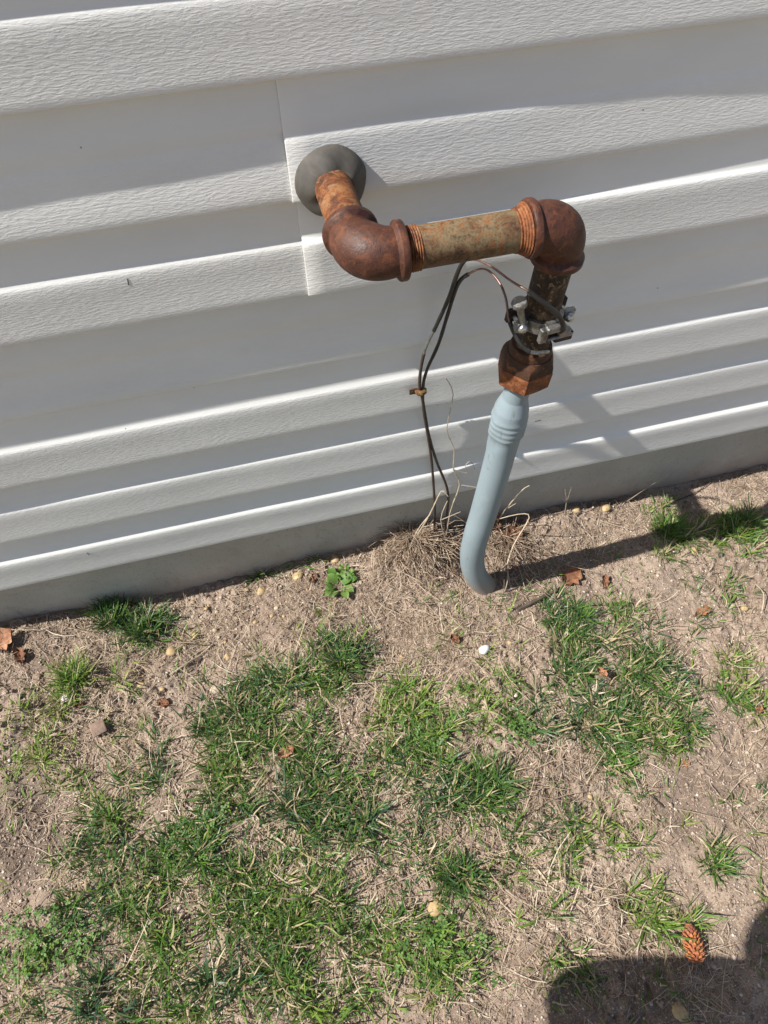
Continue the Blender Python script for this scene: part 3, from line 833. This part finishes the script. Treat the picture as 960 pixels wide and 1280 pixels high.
c, q_, t_ = clover(clx, cly, .0042, per=10)
tag(fast_mesh('clover', c, q_, M['clover'], t_), kind='stuff')

# ------------------------------------------------------------------ single plants
def tuft_thing(x, y, rad, nt, length, tint, label, dry=.10, lean=(.25, 1.25)):
    a_ = rng.uniform(0, 6.28, nt); r_ = np.sqrt(rng.random(nt)) * rad
    px, py = x + np.cos(a_) * r_, y + np.sin(a_) * r_
    c, q_, t_ = tuft_blades(px, py, np.clip(rng.normal(tint, .07, nt), 0, .85), np.full(nt, 24), length * rng.uniform(.75, 1.15, nt), .008, lean, dry)
    z = gz(x, y)
    o = fast_mesh('grass_tuft', c - np.array([x, y, z]), q_, M['grass'], t_)
    o.location = (x, y, z)
    return tag(o, label, 'grass tuft', 'tufts of grass standing out of the lawn')
tuft_thing(-.318, -.050, .026, 14, .048, .26, 'long bladed dark green grass tuft just below the foundation at the left')
tuft_thing(-.377, -.004, .024, 10, .050, .30, 'grass tuft touching the foundation, partly in the shade under the boards', lean=(.1, .9))
tuft_thing(-.452, -.128, .020, 9, .038, .55, 'small bright green grass tuft right of the curled brown leaf')
tuft_thing(.778, -.095, .034, 13, .042, .48, 'grass tuft half inside the pipe shadow, nearer the grey pipe', lean=(.4, 1.3))
tuft_thing(.926, -.123, .038, 14, .040, .54, 'bright grass tuft at the right edge of the pipe shadow by the frame edge', lean=(.4, 1.35))
tuft_thing(.214, -.497, .030, 13, .042, .24, 'bluish dark grass tuft alone on bare soil below the white chip')
tuft_thing(.139, -.616, .026, 12, .040, .26, 'bluish dark grass tuft above the yellow stone in the lawn')
tuft_thing(.036, -.200, .032, 14, .042, .22, 'dark grass tuft at the upper tip of the main lawn patch')
tuft_thing(.493, -.245, .036, 14, .042, .28, 'dark grass tuft at the top of the right hand lawn patch')
tuft_thing(.552, -.691, .020, 7, .032, .45, 'thin grass tuft above the orange cone on pale soil')
def weed(x, y, nl, size, label):
    t = thing('broadleaf_weed', (x, y, gz(x, y)), label, 'weed')
    for i in range(nl):
        a = i * 2.4 + rng.uniform(-.3, .3); L_w = size * rng.uniform(.6, 1.25); r0 = .006 + .001 * i
        d_ = V((math.cos(a), math.sin(a), 0)); s_ = V((-d_.y, d_.x, 0))
        vs = []; base = V((x, y, gz(x, y) + .006)) + d_ * r0
        for k in range(6):
            u_ = k / 5; hw = L_w * .36 * math.sin(math.pi * min(.12 + u_ * .86, 1)) ** .7
            p = base + d_ * (L_w * u_) + V((0, 0, .010 * math.sin(u_ * 2.4)))
            vs += [p - s_ * hw + V((0, 0, .002)), p, p + s_ * hw + V((0, 0, .002))]
        fs = []
        for k in range(5):
            for j in (0, 1): fs.append((k * 3 + j, k * 3 + j + 1, k * 3 + j + 4, k * 3 + j + 3))
        o = mesh_obj('leaf', vs, fs, M['clover'], t, True)
        a_ = o.data.attributes.new('tint', 'FLOAT', 'POINT'); a_.data.foreach_set('value', [float(rng.uniform(.45, 1))] * len(vs))
    return t
weed(.068, -.058, 15, .020, 'light green broad leaved weed on dry thatch below the foundation')
weed(.085, -.04, 7, .012, 'little round leaved seedling just up from the light green weed')

# heap of dead grass where the wires enter the soil
def straw_heap(hx_, hy_, sx0, sy0, n):
    a_ = rng.uniform(0, 2 * math.pi, n); r_ = np.abs(rng.normal(0, 1, n))
    bx = hx_ + r_ * np.cos(a_) * sx0; by = np.minimum(hy_ + r_ * np.sin(a_) * sy0, .012)
    az = np.where(rng.random(n) < .7, rng.normal(-1.6, .75, n), rng.uniform(0, 6.28, n))
    L = rng.uniform(.025, .080, n)
    return blades(bx, by, az, L, rng.uniform(.5, 1.5, n), rng.uniform(.2, 1.5, n), rng.uniform(.0010, .0021, n), np.clip(rng.normal(.40, .26, n), 0, 1), zoff=.004, prof=(.9, 1, .9, .5), sway=rng.normal(0, .3, n))
c, q_, t_ = straw_heap(.240, -.010, .048, .034, 1500)
o0 = np.array([.235, -.02, gz(.235, -.02)])
o = fast_mesh('dry_grass_clump', c - o0, q_, M['straw'], t_); o.location = o0
tag(o, 'heap of dead tan grass stems where the wires enter the ground', 'dead grass')
c, q_, t_ = straw_heap(.425, -.035, .040, .045, 420)
o0 = np.array([.425, -.035, gz(.425, -.035)])
o = fast_mesh('dry_grass_clump', c - o0, q_, M['straw'], t_ * .75); o.location = o0
tag(o, 'smaller tangle of dead grass in the shade behind the grey pipe', 'dead grass')
def stem_thing(name, pts, r0, r1, mat_, label, cat, branches=(), group=None):
    t = thing(name, pts[0], label, cat, group)
    P6 = smooth_path(pts, 3)
    MB().tube(P6, np.linspace(r0, r1, len(P6)), 6, wob=.15).build('stem', M[mat_], t)
    for b_ in branches:
        Pb = smooth_path(b_, 3)
        MB().tube(Pb, np.linspace(r1 * 1.2, r1 * .6, len(Pb)), 5, wob=.15).build('branch', M[mat_], t)
    return t
stem_thing('dry_vine', [(.300, -.02, -.93), (.3048, -.014, -.8109), (.3183, -.012, -.7264), (.3036, -.010, -.6783), (.3008, -.009, -.6210), (.2840, -.009, -.5638), (.2893, -.008, -.4836), (.2742, -.008, -.4434)], .0015, .0007, 'vine',
           'thin pale dead vine climbing the siding beside the two wires', 'vine',
           [[(.3036, -.010, -.6783), (.3294, -.012, -.6936), (.3240, -.014, -.668), (.334, -.013, -.660), (.345, -.012, -.690)], [(.3183, -.012, -.7264), (.350, -.020, -.735), (.375, -.03, -.742)], [(.3048, -.014, -.8109), (.345, -.028, -.86), (.29, -.03, -.89)]])
for (pts, r0, lab, br) in [
    ([(.235, -.01, -.89), (.262, -.016, -.80), (.283, -.012, -.735), (.295, -.02, -.745)], .0016, 'bent dead stem hooked over the base of the left wire', [[(.262, -.016, -.80), (.232, -.03, -.83), (.205, -.05, -.90)]]),
    ([(.30, -.03, -.90), (.285, -.02, -.82), (.296, -.016, -.765)], .0014, 'short dead stem rising between the wires and the grey pipe', [[(.285, -.02, -.82), (.32, -.03, -.79)]]),
    ([(.41, .0, -.94), (.43, -.004, -.86), (.455, -.006, -.80), (.468, -.008, -.785)], .0015, 'pale forked twig leaning on the concrete right of the grey pipe', [[(.43, -.004, -.86), (.447, -.01, -.835)]]),
    ([(.575, -.004, -.95), (.566, -.008, -.88), (.553, -.006, -.83)], .0011, 'pale dry sprig standing against the concrete under the shadow band', [[(.566, -.008, -.88), (.565, -.008, -.825)], [(.566, -.008, -.88), (.545, -.01, -.845)]]),
    ([(.40, -.11, -.925), (.425, -.075, -.885), (.470, -.035, -.860), (.452, -.02, -.862), (.40, .0, -.90)], .0016, 'kinked dead stalk arching out behind the foot of the grey pipe', [[(.425, -.075, -.885), (.455, -.12, -.93), (.475, -.145, -.935)]]),
    ([(.383, -.155, -.935), (.388, -.145, -.885), (.386, -.14, -.862)], .0013, 'short upright straw in front of the foot of the grey pipe', [[(.383, -.155, -.935), (.377, -.15, -.875)]]),
    ([(.86, -.32, -.94), (.872, -.29, -.915), (.868, -.265, -.915)], .0013, 'pale bent stalk near the pebbles at the right edge of the soil', []),
    ([(.73, .005, -.95), (.77, .002, -.90), (.80, .0, -.87)], .0010, 'faint dry stalk leaning on the concrete below the right boards', []),
]:
    stem_thing('dead_weed', pts, r0, r0 * .55, 'vine', lab, 'dead stem', br)
stem_thing('stick', [(.398, -.192, gz(.398, -.192) + .004), (.445, -.182, gz(.445, -.182) + .008), (.500, -.168, gz(.5, -.168) + .006)], .0042, .0032, 'twig', 'dark straight stick on the soil in front of the red brown leaf', 'stick')
for i, (x, y, a, L_t, lab) in enumerate([(-.28, -.16, .5, .10, 'long pale straw stalk under the tuft by the foundation'), (.30, -.80, 2.1, .09, 'thin brown twig on bare soil at the bottom middle'), (.50, -.60, 1.9, .07, 'small twig lying on pale soil right of the lawn'), (-.12, -.50, 2.2, .09, 'pale bleached straw across the middle of the lawn'), (.20, -.46, 2.3, .10, 'thin straw crossing the bare gap in the lawn'), (.80, -.03, .25, .14, 'thin dark twig on the soil beside the foundation at right')]):
    p = [(x + math.cos(a) * L_t * k + .004 * math.sin(k * 5 + i), y + math.sin(a) * L_t * k, gz(x + math.cos(a) * L_t * k, y + math.sin(a) * L_t * k) + .006) for k in (0, .33, .66, 1)]
    tag(MB().tube(smooth_path(p, 3), np.linspace(.0017, .0010, 10), 6, wob=.15).build('twig', M['twig' if i in (1, 2, 5) else 'vine']), lab, 'twig')

# ------------------------------------------------------------------ pebbles, chips, leaves
def stone_mesh(seed, sx, sy, sz):
    import bmesh
    bm = bmesh.new(); bmesh.ops.create_icosphere(bm, subdivisions=2, radius=1)
    r2 = np.random.default_rng(seed); ph = r2.uniform(0, 6.28, 6)
    for v_ in bm.verts:
        k_ = 1 + .13 * math.sin(2.1 * v_.co.x + ph[0]) * math.cos(1.9 * v_.co.y + ph[1]) + .09 * math.sin(3.7 * v_.co.z + ph[2] + 2 * v_.co.x)
        v_.co = V((v_.co.x * sx * k_, v_.co.y * sy * k_, v_.co.z * sz * k_))
    me = bpy.data.meshes.new('pebble'); bm.to_mesh(me); bm.free(); me.shade_smooth()
    return me
PEB = [(-.009, -.012, .0105, 'y', 'round yellow pebble just below the foundation, right of its darker twin'), (-.087, -.022, .0095, 'y', 'orange yellow pebble under the foundation, left one of the two'), (.072, .006, .0105, 'y', 'pale yellow pebble beside the grass at the foundation'),
       (-.200, -.204, .0115, 'p', 'tan stone at the edge of the lawn below the small pale pebbles'), (-.273, -.113, .0105, 'y', 'oblong yellow pebble right below the dark grass tuft'), (-.229, -.085, .0085, 'y', 'rounded yellow pebble on bare soil right of the dark tuft'), (-.174, -.140, .0080, 'y', 'cream pebble between the dark tuft and the lawn'),
       (.676, -.004, .0115, 'y', 'yellow pebble at the foundation right of the pipe'), (.881, -.073, .0100, 'y', 'yellow pebble at the upper rim of the round pipe shadow'), (.807, -.151, .0115, 'y', 'large yellow pebble on the lower rim of the round pipe shadow'), (.839, -.298, .0085, 'y', 'yellow pebble lowest near the right frame edge'), (.815, -.288, .0080, 'p', 'pale pebble next to the yellow one near the right frame edge'),
       (.094, -.647, .0150, 'y', 'large cream and yellow stone half sunk in the lawn'), (.396, -.860, .0130, 'y', 'oval tan stone inside the dark shadow at the bottom'), (-.332, -.166, .0085, 'y', 'yellow pebble amid straw below the dark tuft'), (-.417, -.206, .0080, 'p', 'pale pebble above the square wood chip'), (.606, .004, .0085, 'y', 'small yellow pebble against the concrete behind the grey pipe shadow')]
for i, (x, y, s_, kd, lab) in enumerate(PEB):
    o = bpy.data.objects.new('pebble', stone_mesh(i, s_ * rng.uniform(.9, 1.2), s_ * rng.uniform(.75, 1.0), s_ * .62))
    o.data.materials.append(M['pebble' if kd == 'y' else 'pebble_pale']); COL.objects.link(o)
    o.location = (x, y, gz(x, y) + s_ * .10); o.rotation_euler = (rng.uniform(-.2, .2), rng.uniform(-.2, .2), rng.uniform(0, 6))
    tag(o, lab, 'pebble', 'pebbles on the soil')
small = [stone_mesh(50 + i, 1, .85, .65) for i in range(5)]
for me in small[:2]: me.materials.append(M['pebble'])
for me in small[2:]: me.materials.append(M['pebble_pale'])
for i in range(70):
    if i < 34: x, y = rng.normal(-.2, .09), min(rng.normal(-.07, .045), -.01)
    else: x, y = rng.uniform(-.6, 1.05), rng.uniform(-.9, -.01)
    s_ = rng.uniform(.0024, .0052)
    o = bpy.data.objects.new('pebble', small[i % 5]); COL.objects.link(o)
    o.location = (x, y, gz(x, y) + s_ * .25); o.scale = (s_, s_, s_); o.rotation_euler = (0, 0, rng.uniform(0, 6))
    tag(o, 'tiny pale pebble lying loose on the sandy soil', 'pebble', 'tiny loose pebbles')
o = bpy.data.objects.new('white_chip', stone_mesh(99, .0125, .0085, .006)); o.data.materials.append(M['white_chip']); COL.objects.link(o)
o.location = (.302, -.263, gz(.302, -.263) + .007); o.rotation_euler = (.1, .2, .5); tag(o, 'bright white chip lying at the edge of the grass below the grey pipe', 'chip')
for (x, y, lab) in ((-.579, -.186, 'pale bluish white chip at the left frame edge'), (-.465, -.162, 'tiny white chip below the small bright tuft')):
    o = bpy.data.objects.new('white_chip', stone_mesh(98, .007, .0055, .004)); o.data.materials.append(M['white_chip']); COL.objects.link(o)
    o.location = (x, y, gz(x, y) + .012); tag(o, lab, 'chip')
def dead_leaf(x, y, L_l, wd, az, curl, mat_, label, lift=.006, lobes=3.0, tilt=(0, 0)):
    L_l *= .82; wd *= .82
    n = 12; vs = []; rows = []
    d_ = V((math.cos(az), math.sin(az), 0)); s_ = V((-d_.y, d_.x, 0)); z0 = gz(x, y) + lift
    for i in range(n + 1):
        u_ = i / n
        hw = wd * .5 * (math.sin(math.pi * min(.05 + .93 * u_, 1)) ** .75) * (1 + .24 * math.sin(u_ * lobes * 2 * math.pi))
        for j in range(-3, 4):
            t = j / 3
            zz = curl * (t * t) * wd + .18 * curl * L_l * math.sin(u_ * 5 + x * 40) + .0018 * math.sin(t * 7 + u_ * 9)
            p = V((x, y, z0)) + d_ * (L_l * (u_ - .5)) + s_ * (hw * t) + V((0, 0, zz + tilt[0] * L_l * (u_ - .5) + tilt[1] * hw * t))
            p.z = max(p.z, gz(p.x, p.y) + .001)
            vs.append(p)
    m_ = len(vs); vs += [v_ + V((0, 0, -.0007)) for v_ in vs]; fs = []
    W7 = 7
    for i in range(n):
        for j in range(6):
            a = i * W7 + j
            fs.append((a, a + 1, a + W7 + 1, a + W7)); fs.append((m_ + a, m_ + a + W7, m_ + a + W7 + 1, m_ + a + 1))
    t = thing('dry_leaf', (x, y, z0), label, 'dead leaf')
    mesh_obj('leaf_blade', vs, fs, M[mat_], t, True, 60)
    e_ = V((x, y, z0)) - d_ * (L_l * .5)
    MB().tube([e_ - d_ * L_l * .22 + V((0, 0, .003)), e_, V((x, y, z0 + .002))], [.0006, .0009, .0006], 5).build('leaf_stalk', M['twig'], t)
dead_leaf(-.575, -.026, .062, .044, .55, .28, 'leaf', 'large curled pale brown leaf at the left frame edge under the foundation', .014, tilt=(.2, .25))
dead_leaf(-.545, -.060, .040, .024, 1.9, .35, 'leaf_dark', 'dark folded leaf scrap below the large curled leaf', .005)
dead_leaf(.530, -.150, .058, .044, .5, .25, 'leaf_dark', 'red brown lobed leaf beside the dark stick in front of the grey pipe', .006)
dead_leaf(.592, -.176, .030, .018, 1.3, .45, 'leaf_dark', 'small upright brown leaf scrap right of the red brown leaf', .006, tilt=(.5, 0))
dead_leaf(.744, -.290, .042, .020, .2, .35, 'leaf', 'small curled leaf with a dark gap on the bare soil at right', .004)
dead_leaf(.442, -.038, .062, .044, .9, .30, 'leaf_dark', 'orange brown leaf tucked behind the foot of the grey pipe', .012, tilt=(.15, .2))
dead_leaf(.415, .000, .040, .026, 1.6, .3, 'leaf_dark', 'folded brown leaf against the concrete behind the grey pipe', .03, tilt=(.8, .1))
dead_leaf(-.296, -.210, .028, .020, 2.6, .3, 'leaf_dark', 'brown leaf fragment between the wood chip and the lawn', .006)
dead_leaf(-.441, -.180, .018, .014, .6, .2, 'leaf_dark', 'tiny brown leaf scrap under the small bright tuft', .006)
dead_leaf(.493, -.363, .026, .017, 1.9, .3, 'leaf', 'pale brown leaf caught in the middle of the right hand grass', .02)
dead_leaf(-.091, -.359, .040, .020, .3, .3, 'leaf', 'tan leaf lying in the upper part of the main lawn', .012)
dead_leaf(.255, -.228, .026, .018, 2.0, .3, 'leaf_dark', 'small brown leaf beside the dark blades above the white chip', .008)
dead_leaf(.742, -.493, .018, .013, .7, .2, 'leaf', 'orange leaf scrap near the right frame edge in grass', .012)
dead_leaf(.573, -.544, .024, .014, .1, .2, 'leaf', 'orange brown flake on the bare soil right of the lawn', .003)
dead_leaf(.02, -.03, .030, .016, .9, .3, 'leaf_dark', 'narrow brown leaf on thatch near the light green weed', .006)
ch = MB(); ch.box((-.411, -.229, gz(-.411, -.229) + .009), .026, .024, .006, (V((.95, .25, .1)).normalized(), V((-.25, .95, .15)).normalized(), V((-.06, -.17, 1)).normalized()), .0012)
tag(ch.build('wood_chip', M['bark']), 'flat square brown wood chip on soil left of the lawn', 'wood chip')
# orange cone
ct = thing('pine_cone', (.453, -.786, gz(.453, -.786)), 'small orange brown pine cone lying at the edge of the dark shadow', 'pine cone')
c0 = V((.446, -.812, gz(.446, -.812) + .014)); cd = V((.22, .97, .06)).normalized()
LC = .046
MB().lathe(c0, cd, [(0, .002), (.01, .007), (.03, .008), (.05, .005), (LC, .001)], 12).build('core', M['cone_tip'], ct)
cu = cd.cross(V((0, 0, 1))).normalized(); cv = cu.cross(cd)
for i in range(96):
    t = (i + .5) / 96; a_ = i * 2.39996
    rr = .0135 * math.sin(math.pi * min(.16 + t * .80, 1)) ** .8
    out = cu * math.cos(a_) + cv * math.sin(a_)
    dirn = (out * (1.0 - .35 * t) + cd * (.15 + .75 * t)).normalized(); side = dirn.cross(cd).normalized(); up_ = side.cross(dirn)
    b_ = c0 + cd * (LC * t) + out * .004
    Ls = rr * 1.05; wv = .0022
    vs = [b_ - side * wv * .6, b_ + side * wv * .6, b_ + dirn * Ls * .7 + side * wv, b_ + dirn * Ls * .7 - side * wv, b_ + dirn * Ls + up_ * .001]
    vs += [v_ - up_ * .0013 for v_ in vs[:4]]
    fs = [(0, 1, 2, 3), (3, 2, 4), (5, 8, 7, 6), (0, 3, 8, 5), (1, 6, 7, 2), (8, 4, 7), (8, 3, 4), (7, 4, 2), (0, 5, 6, 1)]
    mesh_obj('scale', vs, fs, M['cone' if t < .72 else 'cone_tip'], ct, False)
for (x, y, m_, lab) in ((-.268, -.460, 'teal', 'tiny teal plastic scrap in the left half of the lawn'), (-.066, -.741, 'blue', 'tiny blue plastic scrap in the grass at the bottom')):
    b_ = MB(); z = gz(x, y) + .009
    b_.tube([(x - .005, y - .001, z), (x, y + .002, z + .002), (x + .006, y, z)], [.0012, .0018, .001], 6); b_.tube([(x, y - .003, z), (x + .001, y + .004, z + .001)], [.001, .0014], 6)
    tag(b_.build('plastic_scrap', M[m_]), lab, 'plastic scrap')

# ------------------------------------------------------------------ the photographer, whose shadow falls in at the lower right
def skin(name, pts, edges, mat_, parent, root=0, lev=2):
    o0 = wloc(parent)
    me = bpy.data.meshes.new(name)
    me.from_pydata([tuple(V(p[:3]) - o0) for p in pts], edges, [])
    o = bpy.data.objects.new(name, me); COL.objects.link(o); o.parent = parent
    sk = o.modifiers.new('skin', 'SKIN'); sk.use_smooth_shade = True
    for i, p in enumerate(pts):
        sv = me.skin_vertices[0].data[i]
        sv.radius = (p[3], p[4] if len(p) > 4 else p[3]); sv.use_root = (i == root)
    ss = o.modifiers.new('sub', 'SUBSURF'); ss.levels = lev; ss.render_levels = lev
    me.materials.append(mat_)
    return o
G = -.932
per = thing('person', (-.27, -.96, G), 'person in jeans and long grey coat standing on the lawn holding up a phone', 'person')
def H(x, y, h, *r): return (x, y, G + h, *r)
body = [H(-.27, -1.015, .93, .11, .08), H(-.26, -1.01, 1.15, .11, .08), H(-.24, -.985, 1.36, .12, .08), H(-.225, -.97, 1.49, .052), H(-.215, -.945, 1.58, .066, .075), H(-.21, -.935, 1.67, .078, .092), H(-.21, -.94, 1.74, .06, .07),
        H(-.36, -1.0, .86, .082), H(-.37, -1.0, .49, .055), H(-.38, -1.02, .10, .04), H(-.385, -.94, .035, .036, .026),
        H(-.19, -.985, .86, .082), H(-.19, -.99, .49, .055), H(-.19, -1.01, .10, .04), H(-.19, -.93, .035, .036, .026),
        H(-.385, -.985, 1.385, .045), H(-.425, -.905, 1.13, .038), H(-.20, -.83, 1.17, .028), H(-.09, -.79, 1.205, .022),
        H(-.09, -.98, 1.385, .045), H(.04, -.97, 1.14, .038), H(.065, -.82, 1.17, .028), H(.055, -.785, 1.21, .022)]
ed = [(0, 1), (1, 2), (2, 3), (3, 4), (4, 5), (5, 6), (0, 7), (7, 8), (8, 9), (9, 10), (0, 11), (11, 12), (12, 13), (13, 14), (2, 15), (15, 16), (16, 17), (17, 18), (2, 19), (19, 20), (20, 21), (21, 22)]
skin('body', body, ed, M['skin'], per)
jeans = [H(-.27, -1.015, .96, .14, .10), H(-.355, -1.01, .80, .095, .09), H(-.37, -1.0, .50, .074), H(-.38, -1.01, .10, .062), H(-.19, -1.01, .80, .095, .09), H(-.19, -.99, .50, .074), H(-.19, -1.0, .10, .062)]
skin('jeans', jeans, [(0, 1), (1, 2), (2, 3), (0, 4), (4, 5), (5, 6)], M['denim'], per)
def ring_(h_, cx, cy, rx, ry, e_=.55):
    out = []
    k = min(max((1.35 - h_) / .3, 0), 1)
    for a in np.linspace(0, 2 * math.pi, 40, endpoint=False):
        dx = rx * math.copysign(abs(math.cos(a)) ** e_, math.cos(a)); dy = ry * math.copysign(abs(math.sin(a)) ** e_, math.sin(a))
        out.append(V(H(cx - .03 * k + dx * math.cos(.23) + dy * math.sin(.23), cy - .03 * k - dx * math.sin(.23) + dy * math.cos(.23), h_)))
    return out
coat = MB().rings([ring_(.750, -.27, -.970, .15, .160, .42), ring_(.743, -.27, -.970, .168, .174, .42), ring_(.765, -.27, -.970, .170, .173, .42), ring_(.86, -.27, -.995, .168, .142, .42), ring_(.95, -.268, -1.015, .165, .125, .4), ring_(1.06, -.262, -1.02, .163, .113), ring_(1.17, -.255, -1.01, .165, .110, .65), ring_(1.30, -.245, -1.0, .178, .115, .75), ring_(1.40, -.238, -.985, .170, .105, .8), ring_(1.45, -.232, -.98, .115, .085, .9), ring_(1.485, -.228, -.978, .068, .068, 1), ring_(1.50, -.228, -.978, .060, .062, 1)])
coat.build('coat', M['jacket'], per)
skin('sleeve', [H(-.33, -.985, 1.40, .085), H(-.415, -.975, 1.37, .088), H(-.43, -.93, 1.24, .076), H(-.425, -.905, 1.13, .070), H(-.32, -.868, 1.145, .062), H(-.19, -.820, 1.175, .054)], [(0, 1), (1, 2), (2, 3), (3, 4), (4, 5)], M['jacket'], per)
skin('sleeve', [H(-.15, -.985, 1.40, .085), H(-.065, -.975, 1.37, .088), H(.00, -.965, 1.24, .076), H(.04, -.958, 1.13, .070), H(.055, -.89, 1.145, .062), H(.066, -.825, 1.17, .052)], [(0, 1), (1, 2), (2, 3), (3, 4), (4, 5)], M['jacket'], per)
skin('hair', [H(-.212, -.965, 1.66, .080, .085), H(-.21, -.952, 1.74, .080, .088), H(-.21, -.92, 1.775, .05)], [(0, 1), (1, 2)], M['hair'], per)
for x, y in ((-.38, -.98), (-.19, -.97)):
    s_ = skin('shoe', [H(x, y - .07, .05, .046, .048), H(x, y, .045, .046, .042), H(x, y + .085, .034, .044, .030), H(x, y + .125, .03, .03, .024)], [(0, 1), (1, 2), (2, 3)], M['shoe'], per)
hd = V((-.21, -.935, G + 1.66))
face = MB()
fdir = V((.25, .85, -.45)).normalized(); fr = fdir.cross(V((0, 0, 1))).normalized(); fu = fr.cross(fdir)
face.tube([hd + fdir * .080 + fu * .012, hd + fdir * .100 - fu * .022, hd + fdir * .085 - fu * .028], [.008, .014, .008], 10)
face.build('nose', M['skin'], per)
for s_ in (-1, 1):
    MB().lathe(hd + fdir * .078 + fr * (.031 * s_) + fu * .014, fdir, [(-.004, .006), (0, .011), (.006, .009), (.010, .003)], 12).build('eye', M['white_chip'], per)
    MB().lathe(hd + fr * (.078 * s_) - fu * .008, fr * s_, [(-.008, .012), (.004, .024), (.010, .026), (.012, .016)], 14).build('ear', M['skin'], per)
MB().tube([hd + fdir * .084 - fu * .050 - fr * .022, hd + fdir * .091 - fu * .052, hd + fdir * .084 - fu * .050 + fr * .022], [.002, .005, .002], 8).build('mouth', M['leaf_dark'], per)
pc = CAM - fwd * .012
ph = thing('phone', pc - upv * .055, 'black phone held up in both hands by the standing person', 'phone')
pb = MB(); pb.box(pc - upv * .055 + rgt * .020, .074, .156, .008, (rgt, upv, fwd), .003); pb.build('phone_body', M['phone'], ph)
sc_ = MB(); sc_.box(pc - upv * .055 + rgt * .020 - fwd * .0048, .068, .150, .0012, (rgt, upv, fwd), .0004); sc_.build('phone_screen', M['phone'], ph)
pcen = pc - upv * .055 + rgt * .020 - fwd * .004
for s_, wr in ((-1, V(H(-.09, -.79, 1.205))), (1, V(H(.055, -.785, 1.21)))):
    edge = pcen + rgt * (.050 * s_) - upv * .045 - fwd * .012
    pts = [(*wr, .022), (*(wr.lerp(edge, .6)), .026, .016), (*edge, .024, .014)]
    es = [(0, 1), (1, 2)]
    for k in range(4):
        b_ = edge + upv * (.026 - .017 * k) + rgt * (.002 * s_) + fwd * .002
        n0 = len(pts)
        pts += [(*b_, .0085), (*(b_ + rgt * (.001 * s_) + fwd * (.004) + upv * .004), .008), (*(b_ - rgt * (.020 * s_) + fwd * .0005 - fwd * .012 + upv * .004), .0075), (*(b_ - rgt * ((.034 - .004 * k) * s_) - fwd * .012 + upv * .003), .0065)]
        es += [(2, n0), (n0, n0 + 1), (n0 + 1, n0 + 2), (n0 + 2, n0 + 3)]
    n0 = len(pts)
    pts += [(*(edge - upv * .02 - fwd * .010), .010), (*(edge - rgt * (.018 * s_) + upv * .008 - fwd * .014), .0085), (*(edge - rgt * (.032 * s_) + upv * .022 - fwd * .012), .007)]
    es += [(2, n0), (n0, n0 + 1), (n0 + 1, n0 + 2)]
    skin('hand', pts, es, M['skin'], per, lev=1)
